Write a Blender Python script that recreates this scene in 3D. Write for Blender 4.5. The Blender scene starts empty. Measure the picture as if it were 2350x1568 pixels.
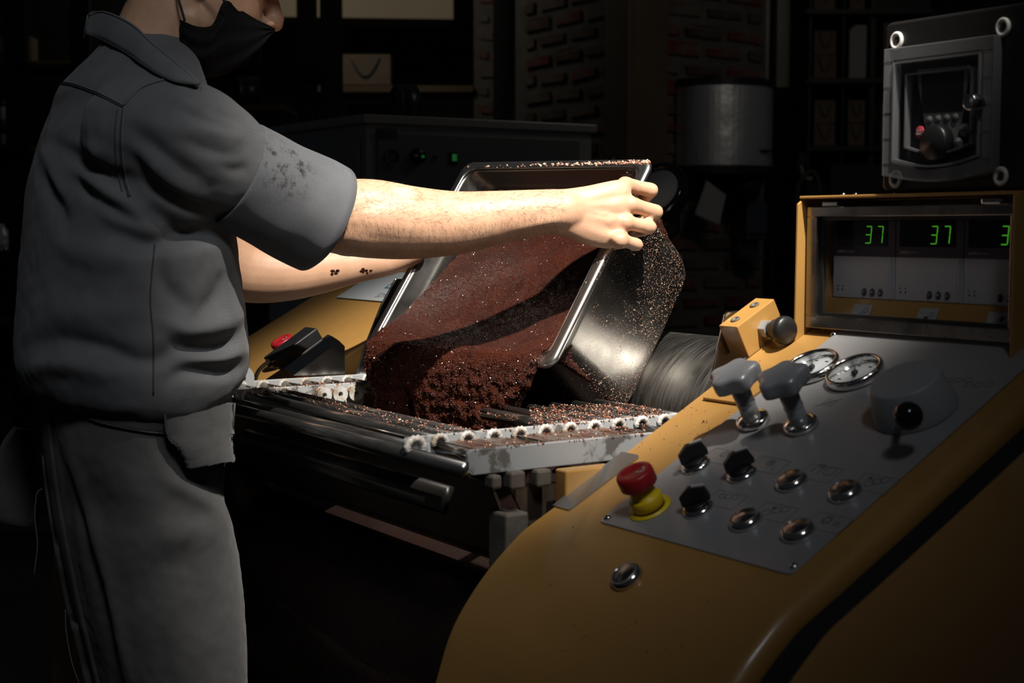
import bpy, bmesh, math, random
import numpy as np
from mathutils import Vector, Matrix, noise
from mathutils.bvhtree import BVHTree
random.seed(7)
SC = bpy.context.scene
COL = SC.collection

# ---------------------------------------------------------------- camera
FPX = 3400.0; CAMZ = 1.30; PITCH = math.atan(259.0 / FPX)
cam_d = bpy.data.cameras.new('camera'); cam = bpy.data.objects.new('camera', cam_d); COL.objects.link(cam)
cam.location = (0, 0, CAMZ); cam.rotation_euler = (math.pi / 2 - PITCH, 0, 0)
cam_d.sensor_width = 36.0; cam_d.lens = 36.0 * FPX / 2350.0
cam_d.clip_start = 0.05; cam_d.clip_end = 60
cam_d.dof.use_dof = True; cam_d.dof.focus_distance = 1.92; cam_d.dof.aperture_fstop = 8.0
SC.camera = cam

# ---------------------------------------------------------------- world, lamps, exposure
w = bpy.data.worlds.new('world'); SC.world = w; w.use_nodes = True
bg = w.node_tree.nodes['Background']; bg.inputs[0].default_value = (0.75, 0.85, 1.0, 1); bg.inputs[1].default_value = 0.010
SC.view_settings.view_transform = 'Standard'; SC.view_settings.look = 'None'
SC.view_settings.exposure = 0.0; SC.view_settings.gamma = 1.0; SC.view_settings.use_curve_mapping = False

def lamp(name, kind, loc, target, energy, color, **kw):
    d = bpy.data.lights.new(name, kind); d.energy = energy; d.color = color
    for k, v in kw.items(): setattr(d, k, v)
    o = bpy.data.objects.new(name, d); COL.objects.link(o)
    o.location = loc
    dv = Vector(target) - Vector(loc)
    o.rotation_euler = dv.to_track_quat('-Z', 'Y').to_euler()
    return o
# hard beam from above and behind the viewer, aimed at the hands
lamp('beam_spot', 'SPOT', (0.60, 0.58, 3.30), (0.07, 1.89, 1.25), 1020, (1.0, 0.93, 0.84),
     spot_size=math.radians(25), spot_blend=1.0, shadow_soft_size=0.035)
# added fill spot, not a shop lamp: softly brightens the worker and panel
lamp('added_fill', 'SPOT', (0.2, -0.3, 3.0), (-0.30, 1.78, 1.12), 88, (0.95, 0.97, 1.0),
     spot_size=math.radians(36), spot_blend=1.0, shadow_soft_size=0.25)
lamp('shop_back_lamp', 'AREA', (1.5, 3.6, 2.9), (1.1, 5.9, 1.6), 2.4, (1.0, 0.9, 0.75), shape='DISK', size=0.6)
lamp('shop_rear_lamp', 'AREA', (-1.0, 6.3, 3.0), (-0.6, 8.2, 1.7), 3.5, (1.0, 0.88, 0.7), shape='DISK', size=0.6)

# ---------------------------------------------------------------- pixel helpers (photo frame 2350 x 1568)
CF = Vector((0, math.cos(PITCH), -math.sin(PITCH))); CU = Vector((0, math.sin(PITCH), math.cos(PITCH)))
CO = Vector((0, 0, CAMZ))
def ray(px, py): return CF + Vector((1, 0, 0)) * ((px - 1175) / FPX) + CU * ((784 - py) / FPX)
def at(px, py, y):                       # point on the pixel's ray at depth y
    r = ray(px, py); return CO + r * (y / r.y)
def hit(px, py, p0, n):                  # ray meets a plane
    r = ray(px, py); n = Vector(n); return CO + r * ((Vector(p0) - CO).dot(n) / r.dot(n))
def proj(p):
    q = Vector(p) - CO; d = q.dot(CF); return 1175 + FPX * q.x / d, 784 - FPX * q.dot(CU) / d

# machine axes: A along the rolls towards the viewer, B across from feed side to discharge side
A = Vector((.545, -.838, 0)).normalized(); B = Vector((-A.y, A.x, 0)); Z = Vector((0, 0, 1))
P1 = at(1375, 1200, 1.413); TH = math.atan(.54)
FM = Matrix(((A.x, B.x, 0, P1.x), (A.y, B.y, 0, P1.y), (0, 0, 1, 0), (0, 0, 0, 1)))
FMI = FM.inverted()
S_ = B * math.cos(TH) + Z * math.sin(TH); N_ = -B * math.sin(TH) + Z * math.cos(TH)
def pan_pt(px, py):                      # pixel -> (a, s) on the control panel plane
    q = hit(px, py, P1, N_) - P1; return q.dot(A), q.dot(S_)
FP = Matrix(((1, 0, 0, 0), (0, math.cos(TH), -math.sin(TH), 0), (0, math.sin(TH), math.cos(TH), P1.z), (0, 0, 0, 1)))  # panel frame in machine coords
def mpt(px, py, a):                      # pixel -> machine coords on the plane a = const
    return FMI @ hit(px, py, P1 + A * a, A)
def mz(px, py, z):
    return FMI @ hit(px, py, (0, 0, z), Z)

# ---------------------------------------------------------------- object helpers
def tag(o, label=None, cat=None, group=None, kind=None):
    if label: o['label'] = label
    if cat: o['category'] = cat
    if group: o['group'] = group
    if kind: o['kind'] = kind
    return o
def empty(name, mat=None, loc=None, label=None, cat=None, group=None, kind=None):
    o = bpy.data.objects.new(name, None); COL.objects.link(o); o.empty_display_size = .05
    if mat is not None: o.matrix_world = mat
    if loc is not None: o.location = loc; o.matrix_world = Matrix.Translation(loc)
    return tag(o, label, cat, group, kind)
def link(name, me, mat=None, parent=None, world=False, M=None):
    o = bpy.data.objects.new(name, me); COL.objects.link(o)
    if mat is not None:
        if not me.materials: me.materials.append(mat)
    if M is not None: o.matrix_local = M
    if parent is not None:
        o.parent = parent
        if world: o.matrix_parent_inverse = WI[parent.name]
    return o
class _WI(dict):
    def __missing__(self, k):
        o = bpy.data.objects[k]; m = o.matrix_basis.copy(); p = o
        while p.parent:
            m = p.parent.matrix_basis @ p.matrix_parent_inverse @ m; p = p.parent
        self[k] = m.inverted(); return self[k]
WI = _WI()

class MB:
    """collects shapes into one mesh; every add takes an optional matrix"""
    def __init__(s, M=None): s.v = []; s.f = []; s.M = M; s.sm = []
    def raw(s, vs, fs, M=None, smooth=False):
        n = len(s.v)
        if M is not None: vs = [M @ Vector(v) for v in vs]
        if s.M is not None: vs = [s.M @ Vector(v) for v in vs]
        s.v += [tuple(v) for v in vs]; s.f += [[i + n for i in f] for f in fs]; s.sm += [smooth] * len(fs); return s
    def box(s, lo, hi, M=None, bev=0):
        x0, y0, z0 = lo; x1, y1, z1 = hi
        if not bev:
            vs = [(x, y, z) for z in (z0, z1) for y in (y0, y1) for x in (x0, x1)]
            return s.raw(vs, [(0, 2, 3, 1), (4, 5, 7, 6), (0, 1, 5, 4), (2, 6, 7, 3), (0, 4, 6, 2), (1, 3, 7, 5)], M)
        bm = bmesh.new(); bmesh.ops.create_cube(bm, size=1)
        for v in bm.verts: v.co = Vector(((x0 + x1) / 2 + v.co.x * (x1 - x0), (y0 + y1) / 2 + v.co.y * (y1 - y0), (z0 + z1) / 2 + v.co.z * (z1 - z0)))
        bmesh.ops.bevel(bm, geom=bm.edges[:], offset=bev, segments=2, profile=.6, affect='EDGES')
        bm.verts.ensure_lookup_table(); bm.verts.index_update()
        s.raw([v.co.copy() for v in bm.verts], [[v.index for v in f.verts] for f in bm.faces], M); bm.free(); return s
    def lathe(s, prof, seg=28, M=None, smooth=True, fr=None):
        """prof: (r, z) list about local z; fr(theta) scales r"""
        vs = []; fs = []; k = len(prof)
        for i in range(seg):
            t = 2 * math.pi * i / seg; q = fr(t) if fr else 1
            for r, z in prof: vs.append((r * q * math.cos(t), r * q * math.sin(t), z))
        for i in range(seg):
            j = (i + 1) % seg
            for m in range(k - 1): fs.append((i * k + m, j * k + m, j * k + m + 1, i * k + m + 1))
        if prof[0] == prof[-1]: return s.raw(vs, fs, M, smooth)
        if prof[0][0] > 1e-6: fs.append([i * k for i in range(seg)][::-1])
        if prof[-1][0] > 1e-6: fs.append([i * k + k - 1 for i in range(seg)])
        return s.raw(vs, fs, M, smooth)
    def cyl(s, p0, p1, r, seg=16, r1=None, M=None, smooth=True):
        p0 = Vector(p0); p1 = Vector(p1); d = p1 - p0; q = d.to_track_quat('Z', 'Y').to_matrix().to_4x4()
        m = Matrix.Translation(p0) @ q
        if M is not None: m = M @ m
        return s.lathe([(r, 0), (r if r1 is None else r1, d.length)], seg, m, smooth)
    def prism(s, poly, h0, h1, M=None, smooth=False):
        """poly in xy, extruded along z"""
        n = len(poly); vs = [(x, y, h0) for x, y in poly] + [(x, y, h1) for x, y in poly]
        fs = [list(range(n))[::-1], list(range(n, 2 * n))] + [(i, (i + 1) % n, n + (i + 1) % n, n + i) for i in range(n)]
        return s.raw(vs, fs, M, smooth)
    def tube(s, pts, rads, seg=12, caps=True, M=None, up=None, smooth=True):
        """swept tube; rads numbers or (ra, rb) pairs, rb along 'up'"""
        pts = [Vector(p) for p in pts]; n = len(pts)
        if not hasattr(rads, '__len__'): rads = [rads] * n
        tg = [(pts[min(i + 1, n - 1)] - pts[max(i - 1, 0)]).normalized() for i in range(n)]
        ref = Vector(up) if up is not None else (Vector((0, 0, 1)) if abs(tg[0].z) < .9 else Vector((1, 0, 0)))
        vs = []; fs = []; nrm = (ref - tg[0] * ref.dot(tg[0])).normalized()
        for i in range(n):
            if up is not None: nrm = Vector(up)
            nrm = (nrm - tg[i] * nrm.dot(tg[i])).normalized(); bi = tg[i].cross(nrm)
            ra, rb = rads[i] if hasattr(rads[i], '__len__') else (rads[i], rads[i])
            for k in range(seg):
                t = 2 * math.pi * k / seg; vs.append(pts[i] + bi * (ra * math.cos(t)) + nrm * (rb * math.sin(t)))
        for i in range(n - 1):
            for k in range(seg):
                j = (k + 1) % seg; fs.append((i * seg + k, i * seg + j, (i + 1) * seg + j, (i + 1) * seg + k))
        if caps: fs.append(list(range(seg))[::-1]); fs.append([(n - 1) * seg + k for k in range(seg)])
        return s.raw(vs, fs, M, smooth)
    def ball(s, c, r, M=None, seg=16, R=None):
        """ellipsoid; r number or triple, R optional rotation matrix"""
        if not hasattr(r, '__len__'): r = (r, r, r)
        k = seg // 2; vs = [(0, 0, -1)]; fs = []
        for i in range(1, k):
            p = -math.pi / 2 + math.pi * i / k
            for j in range(seg):
                t = 2 * math.pi * j / seg; vs.append((math.cos(p) * math.cos(t), math.cos(p) * math.sin(t), math.sin(p)))
        vs.append((0, 0, 1)); e = len(vs) - 1
        for j in range(seg):
            j2 = (j + 1) % seg; fs.append((0, 1 + j2, 1 + j)); fs.append((e, 1 + (k - 2) * seg + j, 1 + (k - 2) * seg + j2))
            for i in range(k - 2): fs.append((1 + i * seg + j, 1 + i * seg + j2, 1 + (i + 1) * seg + j2, 1 + (i + 1) * seg + j))
        out = []
        for v in vs:
            q = Vector((v[0] * r[0], v[1] * r[1], v[2] * r[2]))
            if R is not None: q = R @ q
            out.append(q + Vector(c))
        return s.raw(out, fs, M, True)
    def ring(s, c, r, w, h, M=None, seg=32, r2=None):
        """flat ring in local xy of width w and height h"""
        return s.lathe([(r - w / 2, 0), (r + w / 2, 0), (r + w / 2, h), (r - w / 2, h), (r - w / 2, 0)], seg, (M or Matrix()) @ Matrix.Translation(c), False)
    def line(s, pts, wd, h, M=None):
        """flat strokes in local xy"""
        for p, q in zip(pts[:-1], pts[1:]):
            p = Vector((p[0], p[1], 0)); q = Vector((q[0], q[1], 0)); d = q - p
            if d.length < 1e-7: continue
            d.normalize(); n = Vector((-d.y, d.x, 0)) * (wd / 2); e = d * (wd / 2)
            s.raw([(*(p - n - e).xy, 0), (*(q - n + e).xy, 0), (*(q + n + e).xy, 0), (*(p + n - e).xy, 0), (*(p - n - e).xy, h), (*(q - n + e).xy, h), (*(q + n + e).xy, h), (*(p + n - e).xy, h)],
                  [(0, 3, 2, 1), (4, 5, 6, 7), (0, 1, 5, 4), (1, 2, 6, 5), (2, 3, 7, 6), (3, 0, 4, 7)], M)
        return s
    def mesh(s, name='m'):
        me = bpy.data.meshes.new(name); me.from_pydata(s.v, [], s.f); me.polygons.foreach_set('use_smooth', s.sm); me.update(); return me
    def build(s, name, mat, parent=None, label=None, cat=None, group=None, kind=None, world=False, M=None, bevel=0, autosmooth=None):
        o = link(name, s.mesh(name), mat, parent, world, M)
        if bevel:
            b = o.modifiers.new('bevel', 'BEVEL'); b.width = bevel; b.segments = 2; b.limit_method = 'ANGLE'; b.angle_limit = math.radians(40)
        return tag(o, label, cat, group, kind)

def remesh(mb, vox, smooth=4, fac=.5, name='m'):
    """fuse overlapping closed shapes into one continuous surface"""
    me = mb.mesh(name + '_src'); o = bpy.data.objects.new('tmp', me); COL.objects.link(o)
    m = o.modifiers.new('r', 'REMESH'); m.mode = 'VOXEL'; m.voxel_size = vox; m.use_smooth_shade = True
    if smooth:
        q = o.modifiers.new('s', 'SMOOTH'); q.iterations = smooth; q.factor = fac
    dg = bpy.context.evaluated_depsgraph_get()
    out = bpy.data.meshes.new_from_object(o.evaluated_get(dg)); out.name = name
    bpy.data.objects.remove(o); bpy.data.meshes.remove(me)
    out.polygons.foreach_set('use_smooth', [True] * len(out.polygons)); return out
def text_mesh(txt, size, depth=.0004, align='CENTER'):
    c = bpy.data.curves.new('t', 'FONT'); c.body = txt; c.size = size; c.extrude = depth; c.align_x = align; c.align_y = 'CENTER'
    c.resolution_u = 2
    o = bpy.data.objects.new('t', c); COL.objects.link(o); dg = bpy.context.evaluated_depsgraph_get()
    me = bpy.data.meshes.new_from_object(o.evaluated_get(dg)); bpy.data.objects.remove(o); bpy.data.curves.remove(c); return me
def text(name, txt, size, mat, parent, M, depth=.0004, align='CENTER'):
    me = text_mesh(txt, size, depth, align); me.materials.clear()
    return link(name, me, mat, parent, M=M)
def T(x=0, y=0, z=0): return Matrix.Translation((x, y, z))
def RX(a): return Matrix.Rotation(a, 4, 'X')
def RY(a): return Matrix.Rotation(a, 4, 'Y')
def RZ(a): return Matrix.Rotation(a, 4, 'Z')
def basis(x, y, z, o=(0, 0, 0)):
    return Matrix(((x[0], y[0], z[0], o[0]), (x[1], y[1], z[1], o[1]), (x[2], y[2], z[2], o[2]), (0, 0, 0, 1)))
def cat(pts, n):
    """Catmull-Rom through points (any dimension) -> n samples"""
    P = [np.array(p, float) for p in pts]; P = [2 * P[0] - P[1]] + P + [2 * P[-1] - P[-2]]; out = []; m = len(P) - 3
    for i in range(n):
        t = i / (n - 1) * m; k = min(int(t), m - 1); f = t - k; a, b, c, d = P[k:k + 4]
        out.append(.5 * ((2 * b) + (c - a) * f + (2 * a - 5 * b + 4 * c - d) * f * f + (3 * b - a - 3 * c + d) * f ** 3))
    return out

# ---------------------------------------------------------------- materials
def mat(name, col, rough=.5, metal=0., col2=None, cscale=8., cw=(.4, .65), bump=None, rvar=0., coat=0., emit=None, trans=0., ior=1.45, alpha=1., sss=0., spec=.5, stretch=None, sheen=0., detail=5.):
    m = bpy.data.materials.new(name); m.use_nodes = True; nt = m.node_tree; b = nt.nodes['Principled BSDF']
    I = b.inputs; I['Base Color'].default_value = (*col, 1); I['Roughness'].default_value = rough; I['Metallic'].default_value = metal
    I['Specular IOR Level'].default_value = spec; I['IOR'].default_value = ior
    if coat: I['Coat Weight'].default_value = coat; I['Coat Roughness'].default_value = .12
    if trans: I['Transmission Weight'].default_value = trans
    if sss: I['Subsurface Weight'].default_value = sss; I['Subsurface Radius'].default_value = (.012, .005, .003); I['Subsurface Scale'].default_value = .5
    if sheen: I['Sheen Weight'].default_value = sheen
    if alpha < 1: I['Alpha'].default_value = alpha
    if emit: I['Emission Color'].default_value = (*emit[0], 1); I['Emission Strength'].default_value = emit[1]
    if col2 or bump or rvar:
        tc = nt.nodes.new('ShaderNodeTexCoord'); mp = nt.nodes.new('ShaderNodeMapping'); nt.links.new(tc.outputs['Object'], mp.inputs[0])
        if stretch: mp.inputs['Scale'].default_value = stretch
        if col2 or rvar:
            nz = nt.nodes.new('ShaderNodeTexNoise'); nz.inputs['Scale'].default_value = cscale; nz.inputs['Detail'].default_value = detail; nz.inputs['Roughness'].default_value = .6
            nt.links.new(mp.outputs[0], nz.inputs['Vector'])
        if col2:
            r = nt.nodes.new('ShaderNodeValToRGB'); r.color_ramp.elements[0].position = cw[0]; r.color_ramp.elements[1].position = cw[1]
            r.color_ramp.elements[0].color = (*col, 1); r.color_ramp.elements[1].color = (*col2, 1)
            nt.links.new(nz.outputs['Fac'], r.inputs[0]); nt.links.new(r.outputs[0], I['Base Color'])
        if rvar:
            mr = nt.nodes.new('ShaderNodeMapRange'); mr.inputs['To Min'].default_value = max(0, rough - rvar); mr.inputs['To Max'].default_value = min(1, rough + rvar)
            mr.inputs['From Min'].default_value = .3; mr.inputs['From Max'].default_value = .7
            nt.links.new(nz.outputs['Fac'], mr.inputs['Value']); nt.links.new(mr.outputs[0], I['Roughness'])
        if bump:
            sc, st, ds = (bump + (.002,))[:3] if len(bump) == 2 else bump
            nb = nt.nodes.new('ShaderNodeTexNoise'); nb.inputs['Scale'].default_value = sc; nb.inputs['Detail'].default_value = 4
            nt.links.new(mp.outputs[0], nb.inputs['Vector'])
            bp = nt.nodes.new('ShaderNodeBump'); bp.inputs['Strength'].default_value = st; bp.inputs['Distance'].default_value = ds
            nt.links.new(nb.outputs['Fac'], bp.inputs['Height']); nt.links.new(bp.outputs[0], I['Normal'])
    return m
M_ = {}
M_['yellow'] = mat('ochre_paint', (.37, .20, .055), .38, col2=(.33, .175, .047), cscale=6, bump=(180, .06, .001), rvar=.05, coat=.25)
M_['panel'] = mat('brushed_panel', (.31, .31, .315), .40, .25, rvar=.06, cscale=40, stretch=(1, 12, 1), bump=(300, .04, .0005))
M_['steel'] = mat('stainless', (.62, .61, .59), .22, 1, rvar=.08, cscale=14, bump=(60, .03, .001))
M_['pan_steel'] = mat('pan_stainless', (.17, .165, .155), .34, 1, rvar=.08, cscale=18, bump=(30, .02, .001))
M_['chrome'] = mat('chrome', (.72, .71, .70), .14, 1)
M_['satin'] = mat('satin_aluminium', (.33, .34, .36), .36, .35, bump=(400, .05, .0004))
M_['satin_grey'] = mat('grey_lacquer', (.25, .26, .27), .45, bump=(400, .05, .0004))
M_['grate_w'] = mat('worn_white_coat', (.27, .28, .285), .45, col2=(.10, .096, .09), cscale=22, cw=(.57, .62), bump=(90, .1, .001))
M_['bar'] = mat('polished_bar', (.30, .30, .295), .22, .95, col2=(.15, .13, .11), cscale=22, cw=(.5, .7), stretch=(.35, 1, 1), bump=(80, .04, .001))
M_['weld'] = mat('weld_bead', (.42, .42, .41), .45, col2=(.25, .20, .14), cscale=60, bump=(220, .5, .001))
M_['dark_steel'] = mat('dark_sheet', (.055, .045, .038), .5, .6, col2=(.10, .07, .045), cscale=9, bump=(120, .1, .001))
M_['cast'] = mat('cast_iron', (.13, .115, .10), .6, .3, col2=(.09, .075, .06), cscale=25, bump=(140, .3, .001))
M_['roll'] = mat('roll_steel', (.36, .35, .33), .33, 1, rvar=.12, cscale=20, stretch=(14, 1, 1), bump=(70, .05, .0008))
M_['rim'] = mat('rim_steel', (.80, .79, .77), .26, 1)
M_['black'] = mat('black_plastic', (.012, .012, .013), .38, bump=(300, .05, .0004))
M_['black_gloss'] = mat('black_gloss', (.008, .008, .009), .12)
M_['black_matte'] = mat('black_matte', (.010, .010, .010), .8)
M_['red'] = mat('red_plastic', (.36, .012, .018), .42, bump=(300, .05, .0004))
M_['yel_plastic'] = mat('yellow_plastic', (.72, .50, .012), .42, bump=(300, .05, .0004))
M_['white_pl'] = mat('white_plastic', (.62, .61, .58), .4)
M_['dial'] = mat('dial_white', (.74, .75, .76), .5)
M_['ink'] = mat('black_ink', (.03, .03, .03), .6)
M_['inkpanel'] = mat('panel_print', (.085, .085, .09), .6)
M_['ltgrey'] = mat('light_grey_plastic', (.42, .43, .47), .45)
M_['purple'] = mat('slate_violet', (.055, .048, .085), .4)
M_['led'] = mat('green_led', (.02, .1, .01), .5, emit=((.16, 1.0, .05), .26))
M_['ledg'] = mat('green_lamp', (.01, .08, .02), .4, emit=((.1, 1, .25), .06))
def glass(name, tint, rough=.02, clear=.85):
    m = bpy.data.materials.new(name); m.use_nodes = True; nt = m.node_tree; nt.nodes.remove(nt.nodes['Principled BSDF'])
    t = nt.nodes.new('ShaderNodeBsdfTransparent'); t.inputs[0].default_value = (*tint, 1)
    g = nt.nodes.new('ShaderNodeBsdfGlossy'); g.inputs['Roughness'].default_value = rough
    f = nt.nodes.new('ShaderNodeFresnel'); f.inputs[0].default_value = 1.25
    a = nt.nodes.new('ShaderNodeMath'); a.operation = 'ADD'; a.inputs[1].default_value = 1 - clear - .05 if clear < .95 else 0
    ge = nt.nodes.new('ShaderNodeNewGeometry'); iv = nt.nodes.new('ShaderNodeMath'); iv.operation = 'SUBTRACT'; iv.inputs[0].default_value = 1
    mu = nt.nodes.new('ShaderNodeMath'); mu.operation = 'MULTIPLY'; nt.links.new(ge.outputs['Backfacing'], iv.inputs[1]); nt.links.new(iv.outputs[0], mu.inputs[1])
    mx = nt.nodes.new('ShaderNodeMixShader'); out = nt.nodes['Material Output']
    nt.links.new(f.outputs[0], a.inputs[0]); nt.links.new(a.outputs[0], mu.inputs[0]); nt.links.new(mu.outputs[0], mx.inputs[0]); nt.links.new(t.outputs[0], mx.inputs[1]); nt.links.new(g.outputs[0], mx.inputs[2]); nt.links.new(mx.outputs[0], out.inputs[0])
    return m
M_['glass'] = glass('clear_pane', (.95, .96, .96), .03, .95)
M_['glass_d'] = glass('gauge_glass', (.95, .96, .96), .02, .96)
# ================================================================ the setting
M_['floor'] = mat('floor_tile', (.05, .047, .043), .5, col2=(.035, .033, .03), cscale=3)
M_['wallp'] = mat('dark_plaster', (.018, .017, .016), .8, col2=(.024, .022, .02), cscale=4)
M_['mortar'] = mat('lime_mortar', (.125, .117, .105), .9, col2=(.09, .085, .076), cscale=12, bump=(60, .6, .004))
M_['brick1'] = mat('brick_red', (.13, .026, .020), .85, col2=(.12, .105, .093), cscale=16, cw=(.46, .68), bump=(70, .7, .004))
M_['brick2'] = mat('brick_dark', (.065, .038, .032), .85, col2=(.10, .09, .08), cscale=14, cw=(.50, .75), bump=(70, .7, .004))
M_['brick3'] = mat('brick_washed', (.10, .055, .043), .85, col2=(.12, .11, .098), cscale=13, cw=(.38, .62), bump=(70, .7, .004))
M_['cream'] = mat('cream_wall', (.80, .70, .52), .8, col2=(.74, .64, .47), cscale=2)
M_['paleblind'] = mat('pale_blind', (.40, .40, .38), .8)
M_['postm'] = mat('bronze_post', (.12, .088, .055), .5, .1, col2=(.10, .075, .05), cscale=5)
M_['blackfr'] = mat('black_frame', (.006, .006, .006), .6)
M_['kraft'] = mat('kraft_paper', (.15, .115, .085), .8, col2=(.13, .10, .075), cscale=20)
M_['whitebag'] = mat('white_paper', (.30, .295, .28), .7)
M_['rope'] = mat('grey_cord', (.06, .06, .065), .8)

MB().box((-7, -2, -.05), (9, 11, 0)).build('floor', M_['floor'], kind='structure')
MB().box((-7, 9.7, 0), (9, 9.8, 3.6)).build('wall_back', M_['wallp'], kind='structure')

def brick_mesh(L, seed):
    rnd = random.Random(seed); bm = bmesh.new(); bmesh.ops.create_cube(bm, size=1)
    for v in bm.verts: v.co = Vector((v.co.x * L + rnd.uniform(-.004, .004), v.co.y * .05, v.co.z * .064 + rnd.uniform(-.004, .004)))
    bmesh.ops.bevel(bm, geom=bm.edges[:], offset=.014, segments=2, affect='EDGES')
    for v in bm.verts: v.co += Vector((rnd.uniform(-.003, .003), rnd.uniform(-.002, .002), rnd.uniform(-.003, .003)))
    me = bpy.data.meshes.new('brick'); bm.to_mesh(me); bm.free(); return me
BR_L = [brick_mesh(.205, i) for i in range(5)]; BR_S = [brick_mesh(.098, 20 + i) for i in range(3)]
for i, me in enumerate(BR_L + BR_S): me.materials.append(M_['brick1'])
def brick_face(parent, origin, dx, dn, length, z0, rows, seed, mats):
    """rows of bricks on a face: dx along, dn outward"""
    rnd = random.Random(seed)
    for r in range(rows):
        z = z0 + r * .0765; x = 0 if r % 2 == 0 else -.1125
        while x < length - .03:
            L = .205; x0 = x; 
            if x < 0: L = .098; x0 = 0
            if x0 + L > length: L = .098
            if x0 + L > length + .02: break
            me = rnd.choice(BR_L if L > .15 else BR_S)
            o = bpy.data.objects.new('brick', me); COL.objects.link(o)
            m = basis(dx, -Vector(dn), Z, origin + dx * (x0 + L / 2) - Vector(dn) * (.0225 + rnd.uniform(0, .003)) + Z * (z + rnd.uniform(-.004, .004)))
            o.parent = parent; o.matrix_parent_inverse = WI[parent.name]; o.matrix_basis = m @ RY(rnd.uniform(-.012, .012))
            o.material_slots[0].link = 'OBJECT'; o.material_slots[0].material = rnd.choice(mats)
            x = x0 + L + .013
DP = 5.75
COR = at(1443, 525, DP); COR.z = 0
pl = MB(); pf = basis(-A, B, Z, COR)
pl.box((.012, .012, 0), (.82, .71, 3.4), pf)
pil = pl.build('wall_right', M_['mortar'], kind='structure')
brick_face(pil, COR + -A * .10, -A, -B, .72, .93, 23, 1, [M_['brick2'], M_['brick2'], M_['brick1'], M_['brick3']])
brick_face(pil, COR + B * .16, B, A, .54, .93, 23, 2, [M_['brick1'], M_['brick1'], M_['brick3'], M_['brick2']])
# bronze angle over the pillar corner
MB(pf).box((-.03, -.03, 0), (.125, .011, 3.3)).box((-.03, .0112, 0), (.011, .165, 3.3)).build('trim_1', M_['postm'], kind='structure', bevel=.004)
# narrow lit brick return further back, and the black frame before it
c2 = at(1088, 525, 7.0); c2.z = 0
pe = MB().box((c2.x, c2.y, 0), (c2.x + .115, c2.y + .6, 3.4)).build('wall_left', M_['mortar'], kind='structure')
rnd = random.Random(5)
for r in range(19):
    z = 1.6 + r * .085
    o = bpy.data.objects.new('brick', BR_S[r % 3]); COL.objects.link(o); o.parent = pe; o.matrix_parent_inverse = WI[pe.name]
    o.matrix_basis = T(c2.x + (.06 if r % 2 else .045), c2.y + .018, z) @ Matrix.Diagonal((.9 if r % 2 else .6, 1, .8, 1))
    o.material_slots[0].link = 'OBJECT'; o.material_slots[0].material = M_['brick3'] if r % 3 else M_['brick1']
# black glazing frames of the shop partition behind the worker
def bar_px(mb, x0, x1, y0, y1, d, t=.05):
    a = at(x0, y1, d); b = at(x1, y0, d); mb.box((a.x, d, a.z), (b.x, d + t, b.z))
fr = empty('trim_2', loc=(0, 6.2, 0), kind='structure')
for x0, x1 in ((1133, 1170), (36, 48), (186, 198), (576, 592), (693, 722), (745, 781)):
    m = MB(); bar_px(m, x0, x1, -200, 1200, 6.2 if x0 != 1133 else 6.55); m.build('frame_upright', M_['blackfr'], fr, world=True)
for y0, y1, x0, x1 in ((146, 154, -100, 700), (168, 182, 590, 745), (345, 352, -100, 700)):
    m = MB(); bar_px(m, x0, x1, y0, y1, 6.15); m.build('frame_rail', M_['blackfr'], fr, world=True)
# cream lit bulkhead behind the partition, and pale blinds right of the pillar
m = MB(); q0 = at(600, 0, 8.3); L = Vector((.995, .10, 0)); n = Vector((-.10, .995, 0))
m.box((-.3, 0, 2.47), (1.06, .3, 3.4), basis(L, n, Z, (q0.x, q0.y, 0))); m.build('trim_3', M_['cream'], kind='structure')
for i, (x0, x1) in enumerate(((1758, 1770), (1783, 1818))):
    m = MB(); bar_px(m, x0, x1, -250, 200, 7.6, .03); m.build('window_%d' % (i + 1), M_['paleblind'], kind='structure')
fr2 = empty('trim_4', loc=(1.2, 7.5, 0), kind='structure')
for x0, x1 in ((1770, 1783), (1818, 1850)):
    m = MB(); bar_px(m, x0, x1, -250, 1100, 7.5); m.build('frame_upright', M_['blackfr'], fr2, world=True)
m = MB(); bar_px(m, 1755, 1850, 201, 240, 7.45); m.build('frame_rail', M_['blackfr'], fr2, world=True)

# ---------------------------------------------------------------- paper bags and shelves
def bag(px0, py0, px1, py1, d, mt, label, depth=.09, rope=True, group=None, cut=0):
    a = at(px0, py1, d); b = at(px1, py0, d); wd = b.x - a.x; h = b.z - a.z
    root = empty('paper_bag', loc=(a.x + wd / 2, d, a.z), label=label, cat='bag', group=group)
    v = MB()
    poly = [(-wd / 2, 0), (wd / 2, 0), (wd / 2, h), (-wd / 2 + cut, h), (-wd / 2, h - cut)] if cut else [(-wd / 2, 0), (wd / 2, 0), (wd / 2, h), (-wd / 2, h)]
    v.prism(poly, -depth, 0, basis((1, 0, 0), (0, 0, 1), (0, -1, 0)))
    v.build('bag_body', mt, root, bevel=.003)
    MB().box((-wd / 2 - .0005, -.0008, h * .9), (wd / 2 - cut, -.0002, h * .905)).build('top_fold', M_['rope'] if rope else mt, root)
    if rope:
        pts = [(wd * .28 * (1 - 2 * t) * (1 - .12 * math.sin(math.pi * t)), -.004, h * .9 - math.sin(math.pi * t) ** .8 * h * .62) for t in [i / 14 for i in range(15)]]
        MB().tube(pts, max(.0025, wd * .022), 8).build('rope_handle', M_['rope'], root)
    return root
def shelf_board(parent, px0, px1, py, d, th=.02, dp=.25, mt=None):
    a = at(px0, py, d); b = at(px1, py, d)
    MB().box((a.x, d - .02, a.z - th), (b.x, d + dp, a.z)).build('shelf_board', mt or M_['blackfr'], parent, world=True)
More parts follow.
